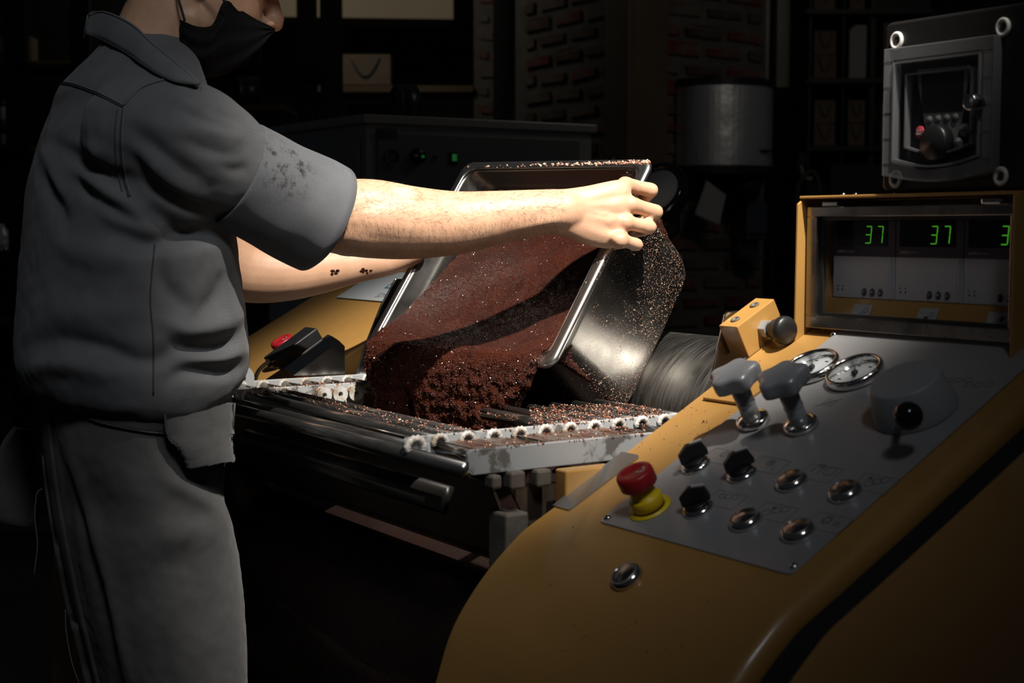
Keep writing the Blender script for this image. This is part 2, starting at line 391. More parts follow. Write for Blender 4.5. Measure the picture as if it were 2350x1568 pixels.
# wall rack on the far right
M_['shelfm'] = mat('black_shelf', (.008, .008, .008), .5)
ra = empty('shelf_rack', loc=(1.6, 6.6, 0), label='tall black shelf rack holding rope-handled paper bags', cat='shelf')
for y in (22, 181, 336): shelf_board(ra, 1850, 2140, y, 6.6, mt=M_['shelfm'])
for x0, x1 in ((1850, 1862), (1925, 1940), (1995, 2003)):
    m = MB(); bar_px(m, x0, x1, -200, 900, 6.62, .2); m.build('rack_upright', M_['shelfm'], ra, world=True)
m = MB(); bar_px(m, 1850, 2140, -200, 900, 6.9, .02); m.build('back_panel', M_['shelfm'], ra, world=True)
G = 'kraft bags on the black rack'
bag(1868, -45, 1918, 21, 6.6, M_['kraft'], 'kraft bag on the top board of the black rack, by the pale blind', group=G)
bag(1950, -45, 1986, 21, 6.6, M_['kraft'], 'narrow kraft bag on the top board of the black rack, left of the control box', group=G)
bag(1868, 70, 1920, 126, 6.6, M_['kraft'], 'kraft bag lying on another bag beside the white bag', group=G)
bag(1867, 127, 1920, 180, 6.6, M_['kraft'], 'kraft bag under another bag beside the white bag', group=G)
bag(1948, 57, 1990, 180, 6.6, M_['whitebag'], 'plain white paper bag with a slanted top corner on the rack', rope=False, cut=.025)
bag(1868, 230, 1918, 284, 6.6, M_['kraft'], 'kraft bag on top of its pair, below the pair next to the white bag', group=G)
bag(1867, 285, 1917, 335, 6.6, M_['kraft'], 'kraft bag under its pair, below the pair next to the white bag', group=G)
bag(1945, 230, 1986, 282, 6.6, M_['kraft'], 'upper kraft bag of the pair standing below the white bag', group=G)
bag(1945, 283, 1985, 335, 6.6, M_['kraft'], 'lower kraft bag of the pair standing below the white bag', group=G)
bag(2026, 52, 2060, 180, 6.6, M_['kraft'], 'tall kraft bag half hidden behind the control box', rope=False)
bag(2023, 235, 2050, 335, 6.6, M_['whitebag'], 'pale bag mostly hidden behind the control box', rope=False)
# partition shelf with one wide bag
rb = empty('display_shelf', loc=(-.7, 7.0, 0), label='dark shelf board holding one wide paper bag', cat='shelf')
shelf_board(rb, 700, 1086, 197, 7.0, .03, .3, M_['postm'])
bag(780, 125, 896, 195, 7.0, M_['kraft'], 'wide kraft bag alone on the dark shelf behind the worker', depth=.12)
# left rack
rc = empty('goods_rack', loc=(-2.3, 6.6, 0), label='dark rack with jars and boxes behind the worker', cat='shelf')
M_['shelfw'] = mat('ochre_shelf_edge', (.10, .075, .02), .5)
for y in (140, 335, 575, 730): shelf_board(rc, -150, 330, y, 6.6, .035, .3, M_['shelfw'])
m = MB(); bar_px(m, -150, 330, -100, 900, 6.95, .02); m.build('back_panel', M_['shelfm'], rc, world=True)
bag(-40, 84, 72, 140, 6.6, M_['kraft'], 'kraft bag with one dark handle on the goods rack', rope=True)
jar_cols = [((.02, .02, .05), (.4, .08, .02)), ((.3, .3, .32), (.02, .02, .02)), ((.03, .03, .14), (.32, .09, .02)), ((.3, .3, .34), (.03, .03, .12)), ((.02, .02, .02), (.05, .05, .2))]
for i, (c1, c2_) in enumerate(jar_cols):
    x = -8 + 17 * i; d = 6.58; p = at(x, 333, d)
    lab = ['black jar with an orange label on the goods rack', 'white jar with a black lid on the goods rack', 'navy jar with a rust lid on the goods rack', 'white jar with a blue lid on the goods rack', 'black jar with a blue lid on the goods rack'][i]
    r = empty('goods_jar', loc=p, label=lab, cat='jar', group='jars on the goods rack')
    hh = .13 + .03 * (i % 2)
    MB().lathe([(.0, 0), (.016, 0), (.017, .005), (.017, hh), (.012, hh + .01)], 14).build('jar_body', mat('jar_glaze_%d' % i, c1, .3), r)
    MB().lathe([(.0, hh + .006), (.014, hh + .006), (.014, hh + .03), (.0, hh + .031)], 14).build('jar_lid', mat('jar_lid_%d' % i, c2_, .4), r)
    MB().lathe([(.0172, hh * .3), (.0176, hh * .3), (.0176, hh * .7), (.0172, hh * .7)], 14).build('jar_band', mat('jar_band_%d' % i, c2_, .5), r)
p = at(4, 575, 6.55)
r = empty('glass_bowl', loc=p, label='upturned clear glass bowl on the goods rack edge', cat='bowl')
MB().lathe([(.055, 0), (.056, .03), (.045, .07), (.02, .10), (.012, .115), (.0, .118)], 20).build('bowl_shell', mat('pale_glass', (.35, .42, .45), .08), r)
MB().ring((0, 0, 0), .057, .006, .006).build('bowl_rim', M_['chrome'], r)
# dark metal canisters lying behind
def canister(px0, px1, py0, py1, d, label, base=None):
    c = at((px0 + px1) / 2, (py0 + py1) / 2, d); L = (px1 - px0) / FPX * d; h = (py1 - py0) / FPX * d
    if base is not None: c.z = base + h / 2
    f = basis(Vector((0, -.35, .94)).normalized(), Vector((0, .94, .35)).normalized(), Vector((-1, 0, 0)), c)
    f = T(*c) @ RZ(math.radians(25)) @ RY(-math.pi / 2)
    r = empty('metal_canister', mat=f, label=label, cat='canister')
    mt = mat('dark_can', (.05, .05, .052), .35, .7)
    MB().lathe([(h * .5, -L * .28), (h * .5, L * .24), (h * .46, L * .27)], 26).build('can_body', mt, r)
    MB().ring((0, 0, L * .26), h * .46, h * .09, L * .06).build('can_rim', mat('can_rim', (.12, .115, .10), .35, .7), r)
    MB().lathe([(0, L * .24), (h * .4, L * .24), (h * .4, L * .25), (h * .12, L * .26), (0, L * .26)], 22).build('can_lid', mat('can_lid', (.07, .05, .045), .5, .3), r)
canister(528, 610, 178, 246, 5.2, 'dark round canister beside the lit brick behind the mask')
cq = at(569, 246, 5.2)
cu = empty('side_cupboard', loc=(cq.x, cq.y, 0), label='dark cupboard carrying the canister behind the worker', cat='cupboard')
MB().box((-.11, -.09, 0), (.13, .2, cq.z - .018)).build('carcass', M_['shelfm'], cu, bevel=.003)
MB().box((-.12, -.10, cq.z - .018), (.14, .21, cq.z - .001)).build('top_board', M_['postm'], cu, bevel=.002)
# ================================================================ dark cabinet behind the rolls
cz0 = at(838, 262, 3.4); CB = basis(-A, B, Z, (cz0.x, cz0.y, 0)); zt = cz0.z
M_['cab'] = mat('dark_cabinet', (.34, .345, .34), .42, .1, col2=(.30, .305, .30), cscale=6)
M_['cabf'] = mat('cabinet_front', (.17, .17, .175), .5, .1)
cab = empty('steel_cabinet', mat=CB, label='dark steel cabinet with a dial, knob and green switch on its front', cat='cabinet')
MB().box((.004, .004, .1), (.56, .64, zt - .02)).build('body', M_['cab'], cab, bevel=.003)
MB().box((-.006, -.006, zt - .02), (.57, .65, zt)).build('top', mat('cab_top', (.36, .36, .34), .35, .2), cab, bevel=.002)
MB().box((.03, -.002, .3), (.54, .004, zt - .05)).build('side_panel', M_['cab'], cab, bevel=.002)
MB().box((-.002, .03, zt - .27), (.004, .60, zt - .04)).build('control_front', M_['cabf'], cab, bevel=.002)
ff = basis(Vector((0, 1, 0)), Vector((0, 0, 1)), Vector((-1, 0, 0)) * 1)      # local: x along B, y up, z outward ... -x of CB is +A
FC = Matrix(((0, 0, -1, -.002), (1, 0, 0, 0), (0, 1, 0, 0), (0, 0, 0, 1)))
def cab_pt(px, py):
    q = CB.inverted() @ hit(px, py, CB @ Vector((-.002, 0, 0)), A); return q.y, q.z
gx, gz = cab_pt(899, 361)
g = MB(); g.ring((gx, gz, 0), .018, .004, .008, FC); go = g.build('gauge_ring', mat('gauge_ring', (.3, .3, .3), .25, 1), cab)
MB().lathe([(0, .0), (.0165, 0), (.0165, .003), (0, .003)], 20, FC @ T(gx, gz, 0)).build('gauge_face', mat('gauge_face_dim', (.12, .12, .12), .5), go)
MB().line([(gx, gz - .008), (gx - .002, gz + .011)], .0012, .0008, FC @ T(0, 0, .003)).build('gauge_hand', M_['ink'], go)
kx, kz = cab_pt(957, 359)
ko = MB().lathe([(0, .016), (.016, .016), (.018, .012), (.019, 0)], 20, FC @ T(kx, kz, 0)).build('rotary_knob', M_['black'], cab)
MB().box((kx - .017, kz - .001, .0162), (kx - .006, kz + .0025, .018), FC).build('pointer_mark', M_['white_pl'], ko)
MB().box((kx + .003, kz - .004, .0162), (kx + .010, kz + .002, .0175), FC).build('green_mark', M_['ledg'], ko)
lx, lz = cab_pt(998, 361)
MB().lathe([(0, .006), (.004, .006), (.005, 0)], 12, FC @ T(lx, lz, 0)).build('pilot_lamp', mat('dim_lamp', (.01, .03, .02), .3), cab)
sx, sz = cab_pt(1040, 362)
so = MB().box((sx - .010, sz - .015, 0), (sx + .010, sz + .014, .004), FC).build('rocker_switch', M_['black'], cab, bevel=.001)
MB().box((sx - .005, sz - .008, .004), (sx + .006, sz + .008, .007), FC).build('rocker', M_['ledg'], so)
tx, tz = cab_pt(885, 308)
MB().box((tx - .025, tz - .013, .0005), (tx + .03, tz + .012, .001), FC).build('sticker', mat('dim_sticker', (.07, .07, .075), .5), cab)
MB().box((tx - .024, tz - .009, .001), (tx - .009, tz + .008, .0014), FC).build('sticker_mark', mat('dim_blue', (.03, .035, .07), .5), cab)
canister(893, 968, 196, 290, 3.8, 'dark round canister standing on the dark cabinet below the wide bag', zt)
# orange framed slate standing behind it
q = at(850, 240, 3.75)
HB = q.z - zt
of = empty('framed_board', loc=(q.x, q.y, zt), label='small dark board with a thin orange frame on the cabinet', cat='board')
MB().box((-.055, 0, 0), (.055, .01, HB)).build('board', M_['black_matte'], of)
for lo, hi in (((-.06, -.003, HB), (.06, .012, HB + .005)), ((-.06, -.003, 0), (-.055, .012, HB)), ((.055, -.003, 0), (.06, .012, HB))):
    MB().box(lo, hi).build('frame_strip', mat('orange_edge', (.09, .022, .006), .5), of)

# ================================================================ dispensers on the brick pillar
FD = basis(B, Z, A, COR)                   # x along right face, y up, z outward
dq = hit(1648, 525, COR + A * .012, A) - COR
dx0 = dq.dot(B)
def rz(py, a_off): return hit(1648, py, COR + A * a_off, A).z
zt_, zb_ = rz(192, .2), rz(378, .2)
td = empty('towel_dispenser', mat=FD @ T(dx0 - .02, 0, 0), label='dented round-fronted stainless paper towel dispenser on the brick pillar', cat='dispenser')
M_['dented'] = mat('dented_steel', (.75, .75, .76), .42, .85, bump=(7, .5, .014))
def half_round(hw, dp, n=26):
    return [(-hw, .012)] + [(-hw * math.cos(math.pi * i / n), .045 + dp * max(0, math.sin(math.pi * i / n)) ** .8) for i in range(n + 1)] + [(hw, .012)]
FDx = basis((1, 0, 0), (0, 0, 1), (0, 1, 0))      # prism poly (x, out) extruded up
def hr(mb, hw, dp, z0, z1, smooth=True): mb.prism([(x, y) for x, y in half_round(hw, dp)][::-1], z0, z1, FDx, smooth); return mb
hr(MB(), .20, .19, zb_, zt_, False).build('cover', M_['dented'], td)
hr(MB(), .205, .196, zt_, zt_ + .028, False).build('lid', M_['black'], td)
hr(MB(), .203, .193, zb_ - .035, zb_, False).build('base_ring', M_['black'], td)
MB().cyl((.06, zb_ - .13, .12), (.06, zb_ - .035, .12), .05, 20, .085).build('outlet', M_['black'], td)
MB().box((.04, zb_ + .05, .2362), (.10, zb_ + .062, .2375)).build('name_plate', M_['black'], td)
# hanging paper
pq = hit(1632, 480, COR + A * .13, A) - COR
MB().raw([(-.075, -.02, 0), (.035, -.06, .015), (.055, .055, .03), (-.035, .11, .02), (-.075, -.02, .004), (.035, -.06, .019), (.055, .055, .034), (-.035, .11, .024)],
         [(0, 3, 2, 1), (4, 5, 6, 7), (0, 1, 5, 4), (1, 2, 6, 5), (2, 3, 7, 6), (3, 0, 4, 7)]).build('paper_towel', mat('paper_towel', (.34, .34, .36), .9), None, label='white paper towel sheet hanging below the stainless dispenser', cat='paper', M=basis(B, Z, A, COR + B * pq.dot(B) + Z * pq.z + A * .12))
sq = hit(1727, 540, COR + A * .08, A) - COR
sd = empty('soap_dispenser', mat=FD @ T(sq.dot(B), sq.z, 0), label='narrow stainless soap dispenser below the towel dispenser', cat='dispenser')
MB().box((-.055, -.02, .012), (.055, .13, .11)).build('body', mat('soap_steel', (.22, .22, .23), .3, 1), sd, bevel=.006)
MB().box((-.05, -.085, .012), (.05, -.02, .06)).build('tank', mat('soap_tank', (.05, .05, .052), .15), sd, bevel=.004)
MB().box((-.05, -.095, .012), (.055, -.086, .10)).build('drip_ledge', mat('soap_ledge', (.2, .2, .2), .3, 1), sd, bevel=.002)
MB().box((-.03, .0, .11), (.04, .012, .135)).build('push_bar', M_['black'], sd, bevel=.003)
# pale hook with a hanging hose on the black frame
hq = [at(x, y, 6.3) for x, y in ((1840, 362), (1838, 385), (1846, 405), (1858, 412), (1864, 408))]
hk = empty('hose_hook', loc=hq[0], label='pale curved wall hook holding a thin hose', cat='hook')
MB().tube(cat(hq, 14), .012, 10).build('hook_arm', mat('pale_metal', (.22, .22, .22), .35, .5), hk, world=True)
MB().box((hq[0].x - .018, hq[0].y - .012, hq[0].z - .03), (hq[0].x + .018, hq[0].y + .03, hq[0].z + .02)).build('mount_plate', M_['blackfr'], hk, world=True)
hs = [at(x, y, 6.28) for x, y in ((1828, 2150), (1828, 1500), (1826, 700), (1824, 560), (1830, 440), (1852, 398), (1872, 400), (1882, 440), (1882, 520), (1880, 700))]
MB().tube(cat(hs, 60), .009, 8).build('grey_hose', mat('grey_hose', (.06, .058, .052), .6), None, label='thin grey hose draped over the pale hook', cat='hose')
# dark louvred speaker-like vent under the rack
vv = at(1960, 415, 6.3)
vt = empty('vent_grille', None); vt.parent = ra; vt.matrix_parent_inverse = WI[ra.name]; vt.matrix_basis = T(*vv)
MB().box((-.10, 0, -.08), (.13, .05, .07)).build('vent_box', M_['blackfr'], vt, bevel=.004)
for i in range(9):
    MB().box((-.06 + i * .016, -.006, -.05), (-.055 + i * .016, .0, .035)).build('louvre', mat('vent_slat_%d' % i, (.03, .028, .025), .5), vt)
# ================================================================ three-roll refiner
mac = empty('roll_refiner', mat=FM, label='ochre three-roll chocolate refiner with a sloping control panel', cat='machine')
PZ = P1.z
prof = [(-.175, .04), (-.175, .70), (-.168, .76), (-.155, .81), (-.1364, .861), (-.124, .897), (-.1117, .921), (-.0942, .9445), (-.0765, .9639), (-.0561, .9824), (-.0354, .9985), (-.0117, 1.0113), (.0123, 1.0236)]
prof += [(b, PZ + .54 * b - .0006) for b in (.1, .2, .3, .40)] + [(.44, 1.245), (.62, 1.245), (.72, 1.2), (.75, .04)]
def smooth_prof(pr, n=60):
    return [tuple(p) for p in cat(pr[2:13], n)]
pp = prof[:2] + smooth_prof(prof) + prof[13:]
def housing(name, a0, a1, pr=pp, rnd0=.004, rnd1=.016, db=0., parent=mac):
    """side cover: profile in (b,z), edges rolled over at both ends"""
    pr = [Vector(p) for p in pr]; n = len(pr)
    nr = []
    for i in range(n):
        t = pr[(i + 1) % n] - pr[i - 1]; nr.append(Vector((-t.y, t.x)).normalized())
    rings = []
    def add(a, off): rings.append([(a, p.x - q.x * off, p.y - q.y * off) for p, q in zip(pr, nr)])
    for k in range(5):
        t = math.pi / 2 * k / 4; add(a0 + rnd0 * (1 - math.sin(t)), rnd0 * (1 - math.cos(math.pi / 2 - t)))
    for k in range(7):
        t = math.pi / 2 * k / 6; add(a1 - rnd1 * (1 - math.sin(t)), rnd1 * (1 - math.cos(t)))
    vs = [v for r in rings for v in r]; fs = []
    for r in range(len(rings) - 1):
        for i in range(n):
            j = (i + 1) % n; fs.append((r * n + i, r * n + j, (r + 1) * n + j, (r + 1) * n + i))
    m = MB(); m.raw(vs, fs, None, True)
    m.raw(rings[0], [list(range(n))]); m.raw(rings[-1], [list(range(n))[::-1]])
    o = m.build(name, M_['yellow'], parent)
    bm = bmesh.new(); bm.from_mesh(o.data); bmesh.ops.remove_doubles(bm, verts=bm.verts, dist=1e-6); bmesh.ops.recalc_face_normals(bm, faces=bm.faces)
    for e in bm.edges:
        if len(e.link_faces) == 2 and e.calc_face_angle(0) > .6: e.smooth = False
    bm.to_mesh(o.data); bm.free()
    return o
hs1 = housing('side_housing', -.08, .298)
hs1['label'] = 'ochre side cover carrying the control panel'
prc = [(x, z - .004) for x, z in pp]
hs2 = housing('outer_cover', .342, .75, prc, .014, .02); hs2['label'] = 'outermost ochre cover beyond the dark gap'
MB().prism([(x + .010, z - .016) for x, z in pp], .299, .3425, basis((0, 1, 0), (0, 0, 1), (1, 0, 0))).build('gap_frame', M_['black_matte'], mac)  # black filler standing in for the deep shade between the covers
hs3 = housing('side_housing', -1.27, -.877, pp, .02, .004); hs3['label'] = 'far ochre side cover'
MB().box((-.877, -.05, .04), (-.08, .62, .50)).build('base_frame', M_['dark_steel'], mac, bevel=.005)

# ---- control panel plate (machine > control_panel > print)
def rrect(x0, y0, x1, y1, r, n=4):
    out = []
    for cx, cy, t0 in ((x1 - r, y0 + r, -90), (x1 - r, y1 - r, 0), (x0 + r, y1 - r, 90), (x0 + r, y0 + r, 180)):
        for k in range(n + 1):
            t = math.radians(t0 + 90 * k / n); out.append((cx + r * math.cos(t), cy + r * math.sin(t)))
    return out
cp = MB().prism(rrect(.0, -.0005, .2645, .365, .006), 0, .0022, FP).build('control_panel', M_['panel'], mac, bevel=.0006)
cp['label'] = 'brushed grey sheet with printed symbols'
def fp(a, s, h=0): return FP @ T(a, s, h)
def screw(a, s, h=.0022, r=.0038):
    o = MB().lathe([(r, 0), (r, .0008), (r * .75, .002), (0, .0026)], 14, fp(a, s, h)).build('screw', M_['chrome'], mac)
    MB().lathe([(0, .0027), (r * .35, .0027), (r * .35, .0022)], 6, fp(a, s, h)).build('socket', M_['ink'], o)
screw(.0064, .0071); screw(.2591, .0095); screw(*pan_pt(1915, 772))
# printed frames and symbols
ph = .0023
def pr_box(a, s, w=.040, h=.022):
    MB().line([(a - w * .2, s + h), (a + w * .8, s + h), (a + w * .8, s), (a - .0, s)], .00035, .0001, fp(0, 0, ph)).line([(a - w * .2, s + h), (a - w * .2, s + .002)], .00035, .0001, fp(0, 0, ph)).build('symbol_frame', M_['inkpanel'], cp)
def rings_(pts, r, fill=()):
    m = MB()
    for i, (a, s) in enumerate(pts):
        if i in fill: m.lathe([(0, .0001), (r, .0001), (r, 0)], 16, fp(a, s, ph), False)
        else: m.ring((0, 0, 0), r, .0006, .0001, fp(a, s, ph), 18)
    m.build('symbol', M_['inkpanel'], cp)
ctl = {'s1': (.0357, .1048), 's2': (.1007, .1059), 's3': (.0994, .0471), 'b1': (.1656, .1081), 'b2': (.2315, .1083), 'b3': (.1662, .0455), 'b4': (.2295, .0478)}
for k, (a, s) in ctl.items(): pr_box(a + .004, s + .010)
a, s = ctl['s1']; rings_([(a + .016, s + .025)], .0045); MB().line([(a + .013, s + .022), (a + .019, s + .028)], .0006, .0001, fp(0, 0, ph)).line([(a + .026, s + .014), (a + .026, s + .018)], .0008, .0001, fp(0, 0, ph)).build('symbol', M_['inkpanel'], cp)
a, s = ctl['s2']; rings_([(a + .016, s + .025)], .0045); text('symbol', 'M', .007, M_['inkpanel'], cp, fp(a + .016, s + .025, ph), .0001)
MB().line([(a + .026, s + .014), (a + .026, s + .018)], .0008, .0001, fp(0, 0, ph)).build('symbol', M_['inkpanel'], cp)
a, s = ctl['s3']; rings_([(a + .008, s + .025), (a + .0155, s + .026), (a + .023, s + .027)], .0036)
a, s = ctl['b1']; rings_([(a + .024, s + .026)], .006)
hand_sym = [(0, 0), (0, .004), (.002, .008), (.0025, .012), (.004, .012), (.0045, .008), (.006, .013), (.0075, .013), (.0075, .008), (.0095, .011), (.0105, .010), (.009, .005), (.009, 0)]
MB().line([(a + .004 + x, s + .021 + y) for x, y in hand_sym], .0006, .0001, fp(0, 0, ph)).build('symbol', M_['inkpanel'], cp)
a, s = ctl['b2']; rings_([(a + .010, s + .020), (a + .016, s + .024), (a + .022, s + .028)], .0045); rings_([(a + .006, s + .027)], .002, (0,))
a, s = ctl['b3']; rings_([(a + .008, s + .018), (a + .016, s + .024), (a + .023, s + .028)], .0042); rings_([(a + .011, s + .026)], .0024, (0,))
a, s = ctl['b4']; rings_([(a + .012, s + .024)], .0036)
m = MB()
for k in range(8):
    t = k * math.pi / 4; m.line([(a + .012 + .0036 * math.cos(t), s + .024 + .0036 * math.sin(t)), (a + .012 + .0055 * math.cos(t), s + .024 + .0055 * math.sin(t))], .0012, .0001, fp(0, 0, ph))
for k in range(3): m.line([(a + .022 + .0022 * k, s + .019), (a + .023 + .0022 * k, s + .022), (a + .022 + .0022 * k, s + .025)], .0006, .0001, fp(0, 0, ph))
m.build('symbol', M_['inkpanel'], cp)
ga, gs = pan_pt(1905, 930)
m = MB()
for k in range(4): m.line([(ga - .007 + .0042 * k, gs - .006), (ga - .007 + .0042 * k, gs + .006)], .0008, .0001, fp(0, 0, ph))
m.line([(ga - .012, gs - .008), (ga + .009, gs + .009)], .0008, .0001, fp(0, 0, ph)).build('symbol', M_['inkpanel'], cp)
for x0, y0 in ((2178, 878), (2225, 888)):
    a, s = pan_pt(x0, y0); rings_([(a, s), (a + .010, s + .002), (a + .020, s + .004)], .0040)

# ---- emergency stop
def estop(parent, M, s=1., lab=None):
    e = empty('emergency_stop', None); e.parent = parent; e.matrix_local = M
    if lab: e['label'] = lab
    S3 = Matrix.Diagonal((s, s, s, 1))
    MB().lathe([(.0, .0002), (.0215, .0002), (.0215, .0014), (0, .0014)], 36, S3).build('yellow_disc', M_['yel_plastic'], e)
    MB().lathe([(.0150, .0014), (.0150, .0032), (.0158, .0034), (.0162, .013), (.0152, .0146), (.0125, .0150), (.0125, .019), (.0118, .020), (.0118, .028)], 32, S3).build('yellow_collar', M_['yel_plastic'], e)
    MB().ring((0, 0, .0013), .0152, .0016, .0019, S3).build('seal_ring', M_['black'], e)
    c = MB().lathe([(.0, .0265), (.0165, .0265), (.0182, .028), (.0182, .040), (.0170, .0422), (.0115, .0426), (.0108, .0418), (0, .0416)], 48, S3, True, lambda t: 1 + .012 * (1 if math.sin(20 * t) > 0 else 0)).build('red_cap', M_['red'], e)
    MB().line([(.002 + .005 * math.cos(t), .004 * math.sin(t) + .002) for t in [math.pi * (-.5 + k / 8) for k in range(9)]], .0014, .0003, S3 @ T(.002, .003, .0418)).build('arrow_mark', M_['white_pl'], c)
    return e
estop(mac, fp(.0425, .0335, .0022), 1.0, 'red mushroom button on a yellow collar')
# ---- selectors
def selector(a, s, rot, ln=.0155):
    e = empty('selector_switch', None); e.parent = mac; e.matrix_local = fp(a, s, .0022)
    MB().lathe([(0, 0), (.0150, 0), (.0155, .0012), (.0148, .0034), (.0122, .0056), (.0116, .0056)], 32).build('chrome_bezel', M_['chrome'], e)
    MB().lathe([(.0116, .003), (.0116, .0075), (.0105, .0085), (0, .0085)], 28).build('switch_base', M_['black'], e)
    R = RZ(rot)
    fin = MB(); fin.prism([(-.013, .008), (ln, .008), (ln + .0008, .013), (ln - .002, .0235), (-.002, .0255), (-.0125, .018)], -.0036, .0036, R @ basis((1, 0, 0), (0, 0, 1), (0, -1, 0)))
    f = fin.build('switch_fin', M_['black'], e, bevel=.0012)
    MB().box((.000, -.0009, .0246), (ln - .003, .0009, .0262), R @ T(0, 0, 0) @ RY(math.radians(5))).build('white_line', M_['white_pl'], f)
selector(.0357, .1048, math.radians(62)); selector(.1007, .1059, math.radians(62)); selector(.0994, .0471, math.radians(38), .0150)
# ---- push buttons with turned steel faces
def turned(name):
    m = bpy.data.materials.new(name); m.use_nodes = True; nt = m.node_tree; b = nt.nodes['Principled BSDF']
    b.inputs['Base Color'].default_value = (.40, .37, .34, 1); b.inputs['Metallic'].default_value = 1; b.inputs['Roughness'].default_value = .28; b.inputs['Anisotropic'].default_value = .85
    tn = nt.nodes.new('ShaderNodeTangent'); tn.direction_type = 'RADIAL'; tn.axis = 'Z'; nt.links.new(tn.outputs[0], b.inputs['Tangent']); return m
M_['turned'] = turned('turned_steel')
def push_button(parent, M):
    e = empty('push_button', None); e.parent = parent; e.matrix_local = M
    MB().lathe([(0, 0), (.0150, 0), (.0156, .0015), (.0152, .0040), (.0135, .0068), (.0122, .0074), (.0118, .0066), (.0118, .004)], 36).build('bezel', M_['chrome'], e)
    MB().lathe([(.0117, .003), (.0117, .0070), (.0110, .0076), (0, .0080)], 36).build('cap', M_['turned'], e)
for k in ('b1', 'b2', 'b3', 'b4'): push_button(mac, fp(*ctl[k], .0022))
# ---- star grip valves
def star_valve(a, s, rot):
    e = empty('star_valve', None); e.parent = mac; e.matrix_local = fp(a, s, .0022)
    MB().lathe([(0, 0), (.0168, 0), (.0168, .0018), (.0172, .002), (.0172, .0062), (.0160, .0075), (.0090, .0082)], 48, None, True, None).build('knurled_nut', M_['chrome'], e)
    MB().lathe([(.0092, .007), (.0092, .022), (.0088, .0225), (.0098, .0245), (.0098, .026), (.0092, .027), (.0100, .046)], 28).build('stem', M_['satin'], e)
    def fr(t): return 1 + .115 * math.cos(5 * (t + rot)) + .012 * math.cos(10 * (t + rot))
    MB().lathe([(0, .0440), (.009, .0440), (.0195, .0452), (.0225, .0470), (.0236, .051), (.0238, .059), (.0228, .0618), (.020, .0634), (.012, .0640), (0, .0641)], 80, None, True, fr).build('star_grip', M_['satin'], e)
star_valve(.0413, .1840, .4); star_valve(.1039, .1890, .4)
# ---- gauges
def gauge(a, s, lab):
    e = empty('pressure_gauge', None); e.parent = mac; e.matrix_local = fp(a, s, .0022); e['label'] = lab
    MB().lathe([(.0262, .001), (.0295, .001), (.0303, .003), (.0300, .0075), (.0280, .0105), (.0262, .0100), (.0255, .007), (.0255, .002), (.0262, .001)], 56).build('bezel', M_['chrome'], e)
    d = MB().lathe([(0, .0030), (.0256, .0030), (.0256, .001)], 40, None, False).build('dial', M_['dial'], e)
    m = MB()
    for k in range(26):
        t = math.radians(225 - k * 10.8); r0 = .0205 if k % 5 == 0 else .0220
        m.line([(r0 * math.cos(t), r0 * math.sin(t)), (.0236 * math.cos(t), .0236 * math.sin(t))], .0007 if k % 5 == 0 else .0004, .0001, T(0, 0, .0031))
    for k in range(6):
        t = math.radians(225 - k * 54); m.line([(.0165 * math.cos(t) - .0012, .0165 * math.sin(t)), (.0165 * math.cos(t) + .0012, .0165 * math.sin(t))], .002, .0001, T(0, 0, .0031))
    m.build('ticks', M_['ink'], d)
    q = math.radians(128); ux, uy = math.cos(q), math.sin(q)
    MB().raw([(ux * .019, uy * .019, .0052), (-uy * .0011 - ux * .002, ux * .0011 - uy * .002, .0052), (uy * .0011 - ux * .002, -ux * .0011 - uy * .002, .0052)], [(0, 1, 2)]).lathe([(0, .006), (.0035, .006), (.0035, .0045)], 14).box((-.0016, -.007, .0045), (.0016, 0, .0052), RZ(q - math.pi / 2)).build('needle', M_['ink'], e)
    MB().lathe([(.0255, .0084), (0, .0090)], 40, None, True).build('glass_cover', M_['glass_d'], e)
gauge(.0330, .2840, 'pressure gauge beside the ochre edge'); gauge(.0942, .2825, 'pressure gauge beside the grey dial')
# ---- big adjusting dial with ball lever
e = empty('adjusting_dial', None); e.parent = mac; e.matrix_local = fp(.2075, .2375, .0022)
MB().lathe([(0, 0), (.0385, 0), (.0390, .002), (.0385, .008), (.0335, .0345), (.0322, .0362), (.030, .0368), (0, .0368)], 56).build('dial_body', M_['satin_grey'], e)
MB().tube([(.012, -.028, .017), (.030, -.046, .026), (.050, -.062, .036)], .0034, 12).build('lever', M_['black'], e)
ba, bs = .262 - .2075, .178 - .2375
MB().ball((ba, bs, .0405), .0128, seg=28).build('ball_knob', M_['black_gloss'], e)
# ---- latch block with pull knob at the inner edge
e = empty('latch_block', None); e.parent = mac; e.matrix_local = fp(-.112, .300, -.002); e['label'] = 'ochre latch block with a black pull knob'
MB().box((0, 0, 0), (.030, .062, .040)).build('block', M_['yellow'], e, bevel=.0012)
for s in (.014, .046):
    b = MB().lathe([(.0055, 0), (.0055, .0012), (.0048, .0016), (.0028, .0016), (.0026, .0002), (0, .0002)], 18, T(.014, s, .040)).build('bolt', M_['cast'], e)
kf = T(.030, .034, .018) @ RY(math.pi / 2)
MB().lathe([(.0102, 0), (.0102, .010)], 6, kf, False).build('hex_nut', M_['satin'], e)
MB().lathe([(.0075, .010), (.0080, .013), (.0115, .018), (.0118, .022), (.0122, .0235), (.0145, .026), (.0158, .030), (.0158, .034), (.0140, .0375), (.006, .0388), (0, .039)], 32, kf).build('pull_knob', M_['black'], e)
